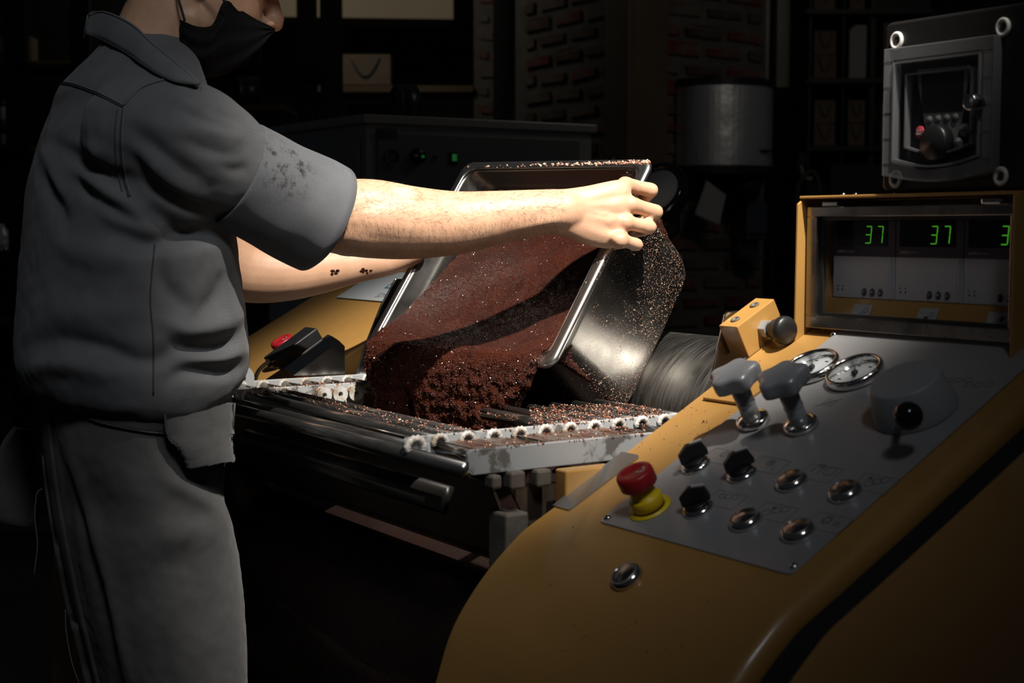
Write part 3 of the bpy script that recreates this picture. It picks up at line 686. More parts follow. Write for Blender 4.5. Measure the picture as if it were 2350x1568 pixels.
# thin cover plate, edge plate, guard plate
MB().prism(rrect(-.068, .212, -.004, .285, .003), 0, .0035, FP).build('cover_plate', M_['yellow'], mac, bevel=.001)
m = MB(); m.prism(rrect(-.0815, .004, -.0535, .104, .003), .0003, .0022, FP).box((-.0832, .004, -.02), (-.0815, .104, .0022), FP)
m.build('edge_plate', mat('edge_steel', (.36, .355, .35), .38, .9, bump=(200, .05, .0005)), mac)
gp = [mpt(x, y, -.118) for x, y in ((1629, 872), (1662, 722), (1668, 716), (1692, 713), (1712, 880))]
MB().prism([(q.y, q.z) for q in gp], -.0035, 0, basis((0, 1, 0), (0, 0, 1), (1, 0, 0)) @ T(0, 0, -.116)).build('guard_plate', M_['steel'], mac, bevel=.001)
# mirrored guard by the far cover
gp = [mpt(x, y, -.862) for x, y in ((806, 884), (838, 786), (872, 700), (905, 640), (960, 640), (1010, 884))]
MB().prism([(q.y, q.z) for q in gp], -.862, -.858, basis((0, 1, 0), (0, 0, 1), (1, 0, 0))).build('guard_plate', M_['steel'], mac, bevel=.001)

# ---- display box with three temperature controllers
DB = .315
db = empty('display_box', None); db.parent = mac; db['label'] = 'ochre display box with a steel framed window'
x0, x1, z0, z1 = -.0475, .2415, 1.150, 1.3325
MB().raw([(x0, DB - .018, z0 + .012), (x0, DB + .10, z0 + .02), (x0, DB + .10, z1), (x0, DB - .008, z1), (x0, DB - .016, z1 - .006), (x0 + .003, DB - .018, z0 + .012), (x0 + .003, DB + .10, z0 + .02), (x0 + .003, DB + .10, z1), (x0 + .003, DB - .008, z1), (x0 + .003, DB - .016, z1 - .006)],
         [(0, 1, 2, 3, 4), (9, 8, 7, 6, 5), (0, 5, 6, 1), (1, 6, 7, 2), (2, 7, 8, 3), (3, 8, 9, 4), (4, 9, 5, 0)]).build('side_wall', M_['yellow'], db, bevel=.0008)
MB().box((x1 - .003, DB - .018, z0 + .008), (x1, DB + .10, z1)).build('side_wall', M_['yellow'], db, bevel=.0008)
MB().box((x0, DB - .012, z1 - .0005), (x1, DB + .10, z1 + .0028)).build('top_wall', M_['yellow'], db, bevel=.001)
MB().box((x0 + .003, DB + .07, z0 + .03), (x1 - .003, DB + .0725, z1 - .002)).build('back_wall', M_['yellow'], db)
MB().raw([(x0 + .003, DB + .006, 1.197), (x1 - .003, DB + .006, 1.197), (x1 - .003, DB + .036, 1.247), (x0 + .003, DB + .036, 1.247)], [(0, 1, 2, 3)]).build('inner_sill', M_['yellow'], db)
# door frame as four members
def dpx(px, py, b=DB): q = FMI @ hit(px, py, P1 + B * b, B); return q.x, q.z
oL, oT = -.0415, 1.3235; oR, oB = .2355, 1.1925; iL, iT = dpx(1885, 498)[0], dpx(1885, 498)[1]; iR, iB = dpx(2324, 755)[0], 1.2055
iR = .2265
df = MB()
for lo, hi in (((oL, iB), (iL, iT)), ((iR, iB), (oR, iT)), ((oL, iT), (oR, oT)), ((oL, oB), (oR, iB))):
    df.box((lo[0], DB - .006, lo[1]), (hi[0], DB + .001, hi[1]))
M_['door_steel'] = mat('window_frame_steel', (.30, .28, .26), .25, 1, rvar=.1, cscale=25, bump=(40, .05, .001))
df.build('window_frame', M_['door_steel'], db, bevel=.0008)
for lo, hi in (((iL, iB), (iL + .004, iT)), ((iR - .004, iB), (iR, iT)), ((iL + .004, iT - .004), (iR - .004, iT)), ((iL + .004, iB), (iR - .004, iB + .004))):
    MB().box((lo[0], DB - .0005, lo[1]), (hi[0], DB + .004, hi[1])).build('gasket', M_['black'], db)
MB().raw([(iL, DB - .002, iB), (iR, DB - .002, iB), (iR, DB - .002, iT), (iL, DB - .002, iT)], [(0, 1, 2, 3)]).build('window_pane', M_['glass'], db)
for px in (1920, 2290):
    hx = dpx(px, 470)[0]
    h = MB().box((hx - .011, DB - .0105, 1.3237), (hx + .011, DB - .005, 1.3285)).build('hinge', M_['door_steel'], db, bevel=.0008)
    h.data.materials.clear(); h.data.materials.append(M_['steel'])
for px, r in ((1917, .003), (1945, .003), (2041, .0045), (2285, .003), (2315, .0045)):
    sx_ = dpx(px, 455)[0]
    MB().lathe([(r, 0), (r, .0015), (r * .7, .003), (0, .0034)], 14, T(sx_, DB + .012, z1 + .0026)).build('bolt_head', M_['steel'], db)
SEG = {'a': ((0, 2), (1, 2)), 'b': ((1, 2), (1, 1)), 'c': ((1, 1), (1, 0)), 'd': ((0, 0), (1, 0)), 'e': ((0, 1), (0, 0)), 'f': ((0, 2), (0, 1)), 'g': ((0, 1), (1, 1))}
DIG = {'3': 'abgcd', '7': 'abc'}
ctrl_b = DB + .022
CE = [dpx(x, 640, ctrl_b)[0] for x in (1911, 2053, 2210, 2376)]
zb, zw, zs, ztp = dpx(1960, 684, ctrl_b)[1], dpx(1960, 588, ctrl_b)[1], dpx(1960, 567, ctrl_b)[1], dpx(1960, 490, ctrl_b)[1] + .004
for i in range(3):
    c0, c1 = CE[i] + .0006, CE[i + 1] - .0006; W = c1 - c0
    t = empty('temperature_controller', None); t.parent = mac
    t['label'] = ['controller showing 37 beside the ochre wall', 'middle controller showing 37', 'controller partly behind the window frame'][i]
    MB().box((c0, ctrl_b, zb), (c1, ctrl_b + .045, zw)).build('light_front', M_['ltgrey'], t, bevel=.0008)
    MB().box((c0 + W * .93, ctrl_b - .0012, zb + .001), (c0 + W * .955, ctrl_b + .0005, zw - .001)).build('edge_rib', M_['ltgrey'], t)
    MB().box((c0, ctrl_b + .0005, zw), (c1, ctrl_b + .045, ztp)).build('violet_band', M_['purple'], t)
    MB().box((c0 + W * .06, ctrl_b - .0002, zs + .001), (c1 - W * .12, ctrl_b + .0012, ztp - .001)).build('screen', M_['black_gloss'], t)
    FT = basis((1, 0, 0), (0, 0, 1), (0, -1, 0))
    dig = MB(); zd0 = dpx(1990, 558, ctrl_b)[1]; hgt = dpx(1990, 520, ctrl_b)[1] - zd0; dw = hgt * .42
    for k, ch in enumerate('37'):
        ox = c0 + W * (.53 + .185 * k) ; oz = zd0
        for sg in DIG[ch]:
            (ax, ay), (bx_, by_) = SEG[sg]
            f = lambda x, y: (ox + x * dw + y * hgt / 2 * .10, oz + y * hgt / 2)
            p, q = Vector(f(ax, ay)), Vector(f(bx_, by_)); e_ = (q - p) * .10; dig.line([p + e_, q - e_], .0011, .0003, T(0, ctrl_b - .0003, 0) @ FT)
    dig.build('digits', M_['led'], t)
    text('brand_text', 'JUMO', .0042, M_['white_pl'], t, T(c0 + W * .13, ctrl_b + .0003, (zs + zw) / 2) @ FT, .0002)
    text('brand_text', 'iTRON 04', .0034, M_['ltgrey'], t, T(c0 + W * .27, ctrl_b + .0003, (zs + zw) / 2) @ FT, .0002)
    for k in range(2):
        MB().lathe([(0, .0003), (.0010, .0003), (.0010, 0)], 12, T(c0 + W * (.09 + .075 * k), ctrl_b, zb + .0085) @ RX(math.pi / 2)).build('indicator', M_['ink'], t)
        text('indicator_text', 'K%d' % (k + 1), .0024, M_['ink'], t, T(c0 + W * (.09 + .075 * k), ctrl_b - .0001, zb + .0125) @ FT, .0001)
    for k, ch in enumerate(('P', '\u25bc', '\u25b2')):
        bx0 = c0 + W * (.53 + .13 * k)
        b_ = MB().lathe([(0, .0016), (.0026, .0014), (.0031, .0006), (.0031, 0)], 20, T(bx0, ctrl_b, zb + .007) @ RX(math.pi / 2) @ Matrix.Diagonal((1, 1.35, 1, 1))).build('key', M_['purple'], t)
        if ch == 'P': text('key_letter', 'P', .0032, M_['ltgrey'], b_, T(bx0, ctrl_b - .0017, zb + .007) @ FT, .0001)
        else:
            sgn = 1 if k == 2 else -1
            MB().raw([(bx0 - .0013, ctrl_b - .0018, zb + .007 - sgn * .0012), (bx0 + .0013, ctrl_b - .0018, zb + .007 - sgn * .0012), (bx0, ctrl_b - .0018, zb + .007 + sgn * .0014)], [(0, 1, 2)]).build('key_arrow', M_['ltgrey'], b_)
    # roll sticker on the sloping sill
    sxm = CE[i] + W * .58; th2 = math.atan2(.050, .030)
    FS = T(sxm, DB + .0125, 1.197 + .0065 * .05 / .03 + .0012) @ RX(th2)
    stk = MB().box((-.0125, -.012, 0), (.0125, .012, .0003), FS).build('roll_sticker', mat('sticker_%d' % i, (.33, .34, .36), .5), mac)
    m = MB()
    for k in range(3):
        c_ = T(-.005 + .0052 * k, -.005 + .0048 * k, .0004)
        if k == i: m.lathe([(0, .0001), (.0028, .0001), (.0028, 0)], 16, FS @ c_, False)
        else: m.ring((0, 0, 0), .0026, .0005, .0001, FS @ c_, 16)
    m.build('roll_symbol', M_['ink'], stk)

# ---- rolls
def roll(name, b, z, r, a0, a1, mt, lab):
    o = MB().lathe([(r * .45, -.01), (r * .45, 0), (r - .004, 0), (r, .004), (r, a1 - a0 - .004), (r - .004, a1 - a0), (r * .45, a1 - a0), (r * .45, a1 - a0 + .01)], 96, T(a0, b, z) @ RY(math.pi / 2)).build(name, mt, mac); o['label'] = lab
    for p in o.data.polygons:
        if abs(p.normal.x) > .9: p.use_smooth = False
    return o
M_['roll_choc'] = mat('chocolate_film', (.012, .005, .0035), .5, col2=(.004, .002, .002), cscale=60, cw=(.35, .7), stretch=(3, .5, .5), bump=(160, .5, .002), rvar=.15, spec=.25)
roll('roll', .52, 1.03, .12, -.855, -.125, M_['roll'], 'upper brushed steel roll')
roll('roll', .335, .885, .12, -.855, -.125, M_['roll_choc'], 'middle roll')
roll('roll', .115, .775, .165, -.86, -.10, M_['roll_choc'], 'lower feed roll filmed with chocolate')
# ---- feed hopper: dark sheet with a half-round handle rail
hz = [(-.050, 1.0425), (-.0475, 1.0435), (-.012, .962), (.03, .935), (.03, .931), (-.0145, .958)]
h = MB().prism([(b, z) for b, z in hz], -.868, -.118, basis((0, 1, 0), (0, 0, 1), (1, 0, 0))).build('hopper_front', M_['dark_steel'], mac)
hp = [(-.066 + .011 * math.cos(t), 1.018 + .016 * math.sin(t)) for t in [math.radians(60 + 20 * k) for k in range(10)]]
MB().prism([(b, z) for b, z in hp], -.70, -.170, basis((0, 1, 0), (0, 0, 1), (1, 0, 0)), True).build('hopper_rail', mat('rail_dark', (.022, .020, .018), .35, .3, bump=(120, .1, .001)), mac)
MB().prism([(-.03, 1.04), (.34, 1.02), (.34, .94), (.03, .94)], -.121, -.117, basis((0, 1, 0), (0, 0, 1), (1, 0, 0))).build('hopper_cheek', M_['dark_steel'], mac)
MB().prism([(-.176, .97), (-.05, 1.04), (.34, 1.02), (.34, .45), (-.176, .45)], -.8715, -.867, basis((0, 1, 0), (0, 0, 1), (1, 0, 0))).build('hopper_cheek', M_['dark_steel'], mac)  # dark sheet added to black out the lit front of the far cover
MB().prism([(.015, 1.03), (.30, 1.025), (.30, 1.018), (.02, 1.016)], -.86, -.60, basis((0, 1, 0), (0, 0, 1), (1, 0, 0))).build('hopper_tray', mat('bronze_sheet', (.22, .15, .09), .35, .8, bump=(80, .1, .001)), mac)
# cast blocks by the near end
for x, y0, y1, w_ in ((1188, 1080, 1126, 34), (1248, 1076, 1120, 34), (1140, 1090, 1125, 22)):
    q0 = mpt(x - w_ / 2, y1, -.1); q1 = mpt(x + w_ / 2, y0, -.1)
    MB().box((-.116, q0.y, q0.z), (-.098, q1.y, q1.z)).build('cast_lug', M_['cast'], mac, bevel=.003)
q0 = mpt(1162, 1240, -.1); q1 = mpt(1215, 1175, -.1)
MB().box((-.135, q0.y, q0.z - .05), (-.10, q1.y, q1.z)).build('cast_lug', M_['cast'], mac, bevel=.003)
q0 = mpt(1286, 1160, -.09); q1 = mpt(1400, 1066, -.09)
MB().box((-.10, q0.y, q0.z - .05), (-.0805, q1.y, q1.z)).build('stop_block', M_['yellow'], mac, bevel=.002)
# ---- push button low on the curved cover, set on the surface
bm = bmesh.new(); bm.from_mesh(hs1.data); bvh = BVHTree.FromBMesh(bm); bm.free()
o_ = FMI @ CO; d_ = (FMI.to_3x3() @ ray(1441, 1328)).normalized()
loc, nrm, _, _ = bvh.ray_cast(o_, d_)
xa = Vector((1, 0, 0)); ya = nrm.cross(xa).normalized()
push_button(mac, basis(xa, ya, nrm, loc))
# ---- fittings on the far cover
def far_pt(px, py):
    bm = bmesh.new(); bm.from_mesh(hs3.data); t = BVHTree.FromBMesh(bm); bm.free()
    l, n, _, _ = t.ray_cast(FMI @ CO, (FMI.to_3x3() @ ray(px, py)).normalized()); return l, n
l, n = far_pt(672, 832)
ya = n.cross(Vector((1, 0, 0))).normalized()
estop(mac, basis((1, 0, 0), ya, n, l), 1.0, 'red mushroom button on the far cover')
br = empty('sensor_bracket', None); br.parent = mac; br['label'] = 'stainless bracket with a black safety sensor'
def bpt(px, py, a): return mpt(px, py, a)
q = [bpt(x, y, -.872) for x, y in ((672, 862), (790, 862), (790, 795), (778, 783))]
sh = MB(); sh.prism([(v.y, v.z) for v in q], -.8725, -.870, basis((0, 1, 0), (0, 0, 1), (1, 0, 0)))
u0 = Vector((q[0].y, q[0].z)); u1 = Vector((q[3].y, q[3].z))
n2 = Vector((-(u1 - u0).y, (u1 - u0).x)).normalized()
f0 = Vector((-.8725, u0.x, u0.y)); f1 = Vector((-.8725, u1.x, u1.y))
rr = []
for k in range(9):
    t = math.pi / 2 * k / 8; rr.append((-.870 - .012 * math.sin(t) * 0 - .030 * (k / 8), .010 * math.sin(t)))
vs = []; fs = []
for k, (a_, off) in enumerate(rr):
    for e_ in (u0, u1): vs.append((a_, e_.x + n2.x * off, e_.y + n2.y * off))
for k in range(8): fs.append((2 * k, 2 * k + 1, 2 * k + 3, 2 * k + 2))
sh.raw(vs, fs, None, True)
sh.build('bracket_sheet', M_['steel'], br)
ax = (u1 - u0).normalized(); up2 = n2
fb = Matrix(((1, 0, 0, -.905), (0, ax.x, up2.x, u0.x), (0, ax.y, up2.y, u0.y), (0, 0, 0, 1)))
MB().box((-.050, .002, .004), (-.010, (u1 - u0).length - .004, .024), fb).build('sensor_body', M_['black'], br, bevel=.002)
for k in range(2): MB().lathe([(.0045, 0), (.0045, .003), (0, .004)], 12, fb @ T(-.040 + .02 * k, .002, .013) @ RX(math.pi / 2)).build('sensor_screw', M_['cast'], br)
cbl = [fb @ Vector(v) for v in ((-.03, .004, .02), (-.034, -.02, .016), (-.04, -.035, .0), (-.045, -.05, -.03))]
MB().tube(cat(cbl, 14), .0032, 8).build('white_cable', M_['white_pl'], br)
l, n = far_pt(880, 690)
e = empty('latch_block', None); e.parent = mac; e.matrix_local = fp(-.905, .335, -.002); e['label'] = 'latch block of the far cover'
MB().box((0, 0, 0), (.030, .062, .040)).build('block', M_['dark_steel'], e, bevel=.0012)
for s in (.014, .046): MB().lathe([(.0055, 0), (.0055, .0012), (.003, .0012), (.0026, .0002), (0, .0002)], 18, T(.014, s, .040)).build('bolt', M_['cast'], e)
kf = T(0, .020, .018) @ RY(-math.pi / 2)
MB().lathe([(.0080, 0), (.0080, .012), (.0115, .018), (.0145, .026), (.0158, .030), (.0158, .034), (.0140, .0375), (0, .039)], 28, kf).build('pull_knob', M_['black'], e)
# name plate on the far cover
lb = fp(-1.075, .385, .0012)
np_ = MB().box((-.10, -.042, 0), (.10, .05, .001), lb).build('name_plate', mat('pale_plate', (.40, .43, .44), .45), mac)
text('plate_text', 'SDW', .019, mat('plate_grey', (.10, .10, .11), .5), np_, lb @ T(.045, -.026, .001), .0002)
text('plate_text', 'ENT', .045, mat('plate_blue', (.03, .11, .19), .5), np_, lb @ T(.05, .010, .001), .0002)
# round black bearing cap above the far end
cc = FMI @ at(1512, 440, 2.55); cdir = (FMI.to_3x3() @ Vector((-.55, -.72, .42))).normalized()
xq = cdir.orthogonal().normalized(); fcap = basis(xq, cdir.cross(xq), cdir, cc)
bc = MB().lathe([(0, -.03), (.040, -.03), (.050, -.02), (.054, -.006), (.053, .006), (.048, .012), (.042, .010), (.040, .004)], 40, fcap).build('bearing_cap', M_['black_gloss'], mac)
MB().lathe([(.0405, .003), (.038, .005), (0, .006)], 40, fcap).build('cap_face', mat('grey_face', (.22, .22, .23), .6, bump=(90, .2, .001)), bc)
kb = FMI @ at(1408, 372, 2.5)
MB().lathe([(0, 0), (.010, 0), (.010, .008), (.007, .01), (0, .01)], 18, T(*kb)).cyl(kb, Vector((-.89, .62, 1.20)), .006).build('black_stop', M_['black'], mac)
ce_ = cc - cdir * .055
MB().cyl(cc - cdir * .03, ce_, .02, 24).tube([ce_ + Vector((0, 0, .012)), Vector((ce_.x, ce_.y, 1.30)), Vector((-.90, .70, 1.22)), Vector((-.91, .69, 1.10))], .012, 12).build('cap_shaft', M_['black'], mac)
# ================================================================ inverter control box on top of the display box
EB = DB - .004
eb = empty('control_box', mat=FM @ T(.06, EB, 1.3355), label='black control box with a clear cover over a grey keypad', cat='control box')
def epx(px, py, off=0.): q = FMI @ hit(px, py, P1 + B * (EB + off), B); return q.x - .06, q.z - 1.3355
xr = .205; zt2 = epx(2040, 52)[1]
FE = basis((1, 0, 0), (0, 0, 1), (0, -1, 0))        # x along A, y up, z outward
MB().prism(rrect(.004, .002, xr, zt2, .008), -.14, 0, FE).build('case', mat('box_black', (.010, .009, .009), .45, bump=(90, .15, .001)), eb, bevel=.003)
for px, py in ((2060, 94), (2304, 63), (2057, 412), (2299, 405)):
    x, y = epx(px, py)
    s = MB().lathe([(.0085, 0), (.0085, .002), (.0075, .0035), (.0055, .0035), (.005, .001), (0, .001)], 26, FE @ T(x, y, 0) @ Matrix.Diagonal((.95, 1.1, 1, 1))).build('corner_cap', M_['white_pl'], eb)
    MB().lathe([(0, .0018), (.0035, .0018), (.004, .001)], 10, FE @ T(x, y, 0)).line([(x - .003, y - .0015), (x + .003, y + .0015)], .0012, .001, FE @ T(0, 0, .0018)).build('cap_screw', M_['ink'], s)
cx0, cy1 = epx(2047, 116); cx1, cy0 = epx(2303, 88); cy0 = epx(2047, 389)[1]
cx1 = .1510; cy1 = zt2 - .028; cy0 = .018 + .0
def cover_poly(ins, bow=.008):
    x0_, x1_, y0_, y1_ = cx0 + ins, cx1 - ins, cy0 + ins, cy1 - ins
    bot = [(x0_ + (x1_ - x0_) * k / 12, y0_ - bow * math.sin(math.pi * k / 12)) for k in range(13)]
    return bot + [(x1_, y1_), (x0_, y1_)]
M_['acryl'] = glass('clear_acrylic', (.88, .89, .90), .12, .93)
def frame_between(i0, i1, h0, h1):
    a_, b_ = cover_poly(i0), cover_poly(i1); n = len(a_); m = MB()
    vs = [(x, y, h0) for x, y in a_] + [(x, y, h1) for x, y in a_] + [(x, y, h1) for x, y in b_] + [(x, y, h0) for x, y in b_]
    fs = []
    for k in range(n):
        j = (k + 1) % n
        for L0, L1 in ((0, 1), (1, 2), (2, 3), (3, 0)): fs.append((L0 * n + k, L0 * n + j, L1 * n + j, L1 * n + k))
    return m.raw(vs, fs, FE)
M_['acrylf'] = mat('frosted_acrylic', (.16, .16, .165), .35, alpha=.55)
frame_between(0, .013, 0, .012).build('cover_frame', M_['acrylf'], eb, bevel=.001)
frame_between(.0145, .0165, .004, .014).build('cover_lip', M_['acrylf'], eb)
frame_between(.027, .0285, .002, .010).build('cover_lip', M_['acrylf'], eb)
_cp = cover_poly(.0165); MB().raw([(x, y, .0130) for x, y in _cp], [list(range(len(_cp)))], FE).build('cover_window', M_['acryl'], eb)
for k in range(5):
    t = (k + .5) / 5; y = cy0 + (cy1 - cy0) * t
    for xx in (cx0, cx1 - .0145): MB().box((xx + .001, y - .0004, .012), (xx + .013, y + .0004, .0126), FE).build('cover_rib', M_['acrylf'], eb)
kx, ky = cx1 - .012, epx(2270, 238)[1]
MB().lathe([(.0042, .012), (.0042, .017), (.0075, .018), (.0080, .021), (.0080, .030), (.0068, .032), (.005, .0315), (0, .031)], 24, FE @ T(kx, ky, 0)).build('cover_latch', M_['steel'], eb)
# keypad
kp = [epx(x, y) for x, y in ((2108, 162), (2227, 150), (2224, 190), (2200, 335), (2185, 350), (2140, 345), (2133, 325), (2112, 200))]
kp_o = MB().prism(kp[::-1] if False else kp, .0002, .003, FE).build('keypad', mat('keypad_grey', (.17, .175, .17), .5), eb, bevel=.0006)
sc = [epx(x, y) for x, y in ((2120, 172), (2217, 163), (2215, 255), (2121, 260))]
MB().prism(sc, .003, .0034, FE).build('lcd_screen', mat('lcd_dark', (.022, .026, .022), .3), eb)
for k in range(4):
    x, y = epx(2138 + 20 * k, 275 - 2 * k)
    b_ = MB().lathe([(0, .0045), (.0034, .0042), (.0040, .003)], 18, FE @ T(x, y, 0)).build('round_key', mat('key_grey_%d' % k, (.20, .205, .20), .5), eb)
x, y = epx(2162, 328)
MB().lathe([(0, .016), (.0150, .0150), (.0168, .012), (.0175, .003)], 36, FE @ T(x, y, 0) @ Matrix.Diagonal((1, 1.05, 1, 1))).build('jog_wheel', M_['black'], eb)
M_['btn_red'] = mat('key_red', (.42, .03, .05), .45); M_['btn_green'] = mat('key_green', (.03, .24, .05), .45); M_['btn_pale'] = mat('key_pale', (.25, .25, .25), .45)
for (px, py), mt, nm, tx_ in (((2116, 304), M_['btn_red'], 'stop_key', 'STOP\nRESET'), ((2126, 336), M_['btn_green'], 'run_key', 'RUN'), ((2217, 299), M_['btn_pale'], 'escape_key', 'ESC'), ((2205, 331), M_['btn_pale'], 'direction_key', 'FWD\nREV')):
    x, y = epx(px, py)
    b_ = MB().lathe([(0, .0042), (.0050, .0040), (.0056, .0030), (.0056, 0)], 24, FE @ T(x, y, 0) @ Matrix.Diagonal((1, 1.15, 1, 1))).build(nm, mt, eb)
    text('key_text', tx_, .0030, M_['white_pl'] if 'pale' not in mt.name else M_['ink'], b_, FE @ T(x, y, .0042), .0001)
    
# ================================================================ safety grate over the feed
ZG = 1.0806
gr = empty('safety_grate', mat=FM, label='worn white safety grate of welded bars over the rolls', cat='grate')
def plate(a, b0, b1, name, h=.026, th=.006, rl=.006, ear=False):
    poly = rrect(b0, ZG - h, b1, ZG, rl, 4)
    if ear:
        poly = [(b0, ZG - h), (b1, ZG - h), (b1, ZG), (b0 + .058, ZG)] + [(b0 + .036 + .020 * math.cos(t), ZG + .000 + .020 * math.sin(t)) for t in [math.radians(20 + 14 * k) for k in range(11)]] + [(b0 - .004, ZG - .012)]
    m = MB(); n = len(poly)
    o = m.prism(poly, a - th, a, basis((0, 1, 0), (0, 0, 1), (1, 0, 0))).build(name, M_['grate_w'], gr, bevel=.0012); return o
plate(-.107, -.083, .235, 'end_plate'); plate(-.220, -.092, .300, 'end_plate'); plate(-.750, -.062, .134, 'end_plate', .034); plate(-.852, -.030, .245, 'end_plate', .030, ear=False)
# ear with an eye hole on the far plate
MB().ring((0, 0, 0), .0125, .013, .006, basis((0, 1, 0), (0, 0, 1), (1, 0, 0), (-.857, -.010, ZG + .004))).build('lifting_eye', M_['grate_w'], gr)
def bead(a, b, z, r=.0078):
    n = 19; pts = []; rad = []
    for k in range(n):
        t = math.radians(-25 + 230 * k / (n - 1)); pts.append((a + .001, b + r * 1.02 * math.cos(t), z + r * 1.02 * math.sin(t))); rad.append(r * (.40 + .09 * math.sin(k * 2.6)))
    rad[0] = rad[-1] = r * .15
    MB().tube(pts, rad, 8, up=(1, 0, 0)).build('weld', M_['weld'], gr)
def gbar(a0, a1, b, r, z=None, mt=None):
    z = z if z is not None else ZG - .012
    return MB().cyl((a0, b, z), (a1, b, z), r, 20).build('bar', mt or M_['bar'], gr)
# long bars of the feed gap
long_b = [-.070, -.044, -.018, .008]
for i, b in enumerate(long_b):
    gbar(-.750, -.220, b, .0078, ZG - .010 - (.006 if i == 0 else 0)); bead(-.749, b, ZG - .010)
gbar(-.852, -.107, -.084, .0085, ZG - .020)
for b in (.075, .100, .125): 
    m = MB().ring((0, 0, 0), .0075, .008, .012, RY(math.pi / 2), 22); m.build('tube_end', M_['weld'], gr, M=T(-.752, b - .008, ZG - .014))
    gbar(-.852, -.748, b - .008, .0062, ZG - .014, M_['grate_w'])
for i in range(7):
    b = -.012 + .034 * i
    gbar(-.852, -.752, b, .0070, ZG - .010); bead(-.851, b, ZG - .010)
# right hand bars over the rolls, and the near bays
for i in range(6):
    b = .120 + .034 * i
    if b < .30: gbar(-.40, -.220, b, .0078, ZG - .008)
for i in range(10):
    b = -.050 + .034 * i
    if b < .29:
        bead(-.219, b, ZG - .009)
        gbar(-.222, -.112, b, .0066, ZG - .0145)
bead(-.219, -.080, ZG - .012, .010)
for b0, b1 in ((-.045, .030), (.048, .165)):
    MB().box((-.222, b0, ZG - .012), (-.110, b1, ZG - .008)).build('smeared_plate', mat('smeared_plate', (.13, .115, .10), .45, .4, col2=(.075, .028, .016), cscale=30, cw=(.42, .58), stretch=(1, 3, 1), bump=(200, .3, .001)), gr)
# ================================================================ steel pan being tipped
RU = Vector((-0.42265195, -0.41599842, -0.8051774)); RV = Vector((0.71864206, -0.69514514, -0.01807824)); RW = Vector((-0.55219464, -0.58627515, 0.59275841))
PT = Vector((0.18543712, 1.99003299, 1.3907335))
LU, LV, PD = .325, .354, .207
FPN = basis(RU, RV, -RW, PT)               # local x: tipping direction, y: 0 .. -LV, z: depth into the pan
def rr_ring(ins, r, n=7):
    return rrect(ins, -LV + ins, LU - ins, -ins, max(r, .002), n)
stations = [(-.0020, .0075, .018), (-.0032, .0040, .018), (-.0022, .0010, .018), (.0005, -.0006, .018), (.0035, -.0002, .018), (.0070, -.0012, .018), (.0110, -.0010, .02), (.0128, .004, .022),
            (.0150, .026, .030), (.0175, .031, .034), (.0195, .036, .038), (.0225, .130, .040), (.0240, .172, .042), (.0275, .190, .044), (.0350, .201, .042), (.0460, .206, .03), (.10, .207, .02)]
pan = empty('steel_pan', mat=FPN, label='deep stainless food pan tipped over the rolls, spilling chocolate', cat='pan')
def loft(stn, cap=True):
    vs = []; fs = []; n = None
    for ins, q, r in stn:
        rg = rr_ring(ins, r); n = len(rg); vs += [(x, y, q) for x, y in rg]
    for k in range(len(stn) - 1):
        for i in range(n):
            j = (i + 1) % n; fs.append((k * n + i, k * n + j, (k + 1) * n + j, (k + 1) * n + i))
    if cap: fs.append([(len(stn) - 1) * n + i for i in range(n)])
    return vs, fs
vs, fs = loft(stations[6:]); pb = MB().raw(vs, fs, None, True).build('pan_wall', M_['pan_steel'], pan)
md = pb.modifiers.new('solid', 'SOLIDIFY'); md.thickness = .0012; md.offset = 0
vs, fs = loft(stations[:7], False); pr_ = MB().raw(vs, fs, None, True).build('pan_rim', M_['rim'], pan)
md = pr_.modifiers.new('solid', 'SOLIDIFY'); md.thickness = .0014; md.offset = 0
# etched maker's mark by the rim corner: a swoosh over rows of fine strokes
et = mat('etched_mark', (.55, .55, .53), .6)
fe = basis((0, 1, 0), (0, 0, 1), (1, 0, 0), (.0158, -.040, .016))
MB().line([(.008 * math.cos(t), .012 * math.sin(t)) for t in [math.radians(-70 + 20 * k) for k in range(9)]], .0007, .0002, fe).build('etched_swoosh', et, pan)
me_ = MB()
for r_ in range(4):
    for k in range(7 - r_): me_.line([(-.010 + .0022 * k + .0008 * r_, -.006 + .0042 * r_), (-.0088 + .0022 * k + .0008 * r_, -.0045 + .0042 * r_)], .0004, .0002, fe)
me_.build('etched_rows', et, pan)

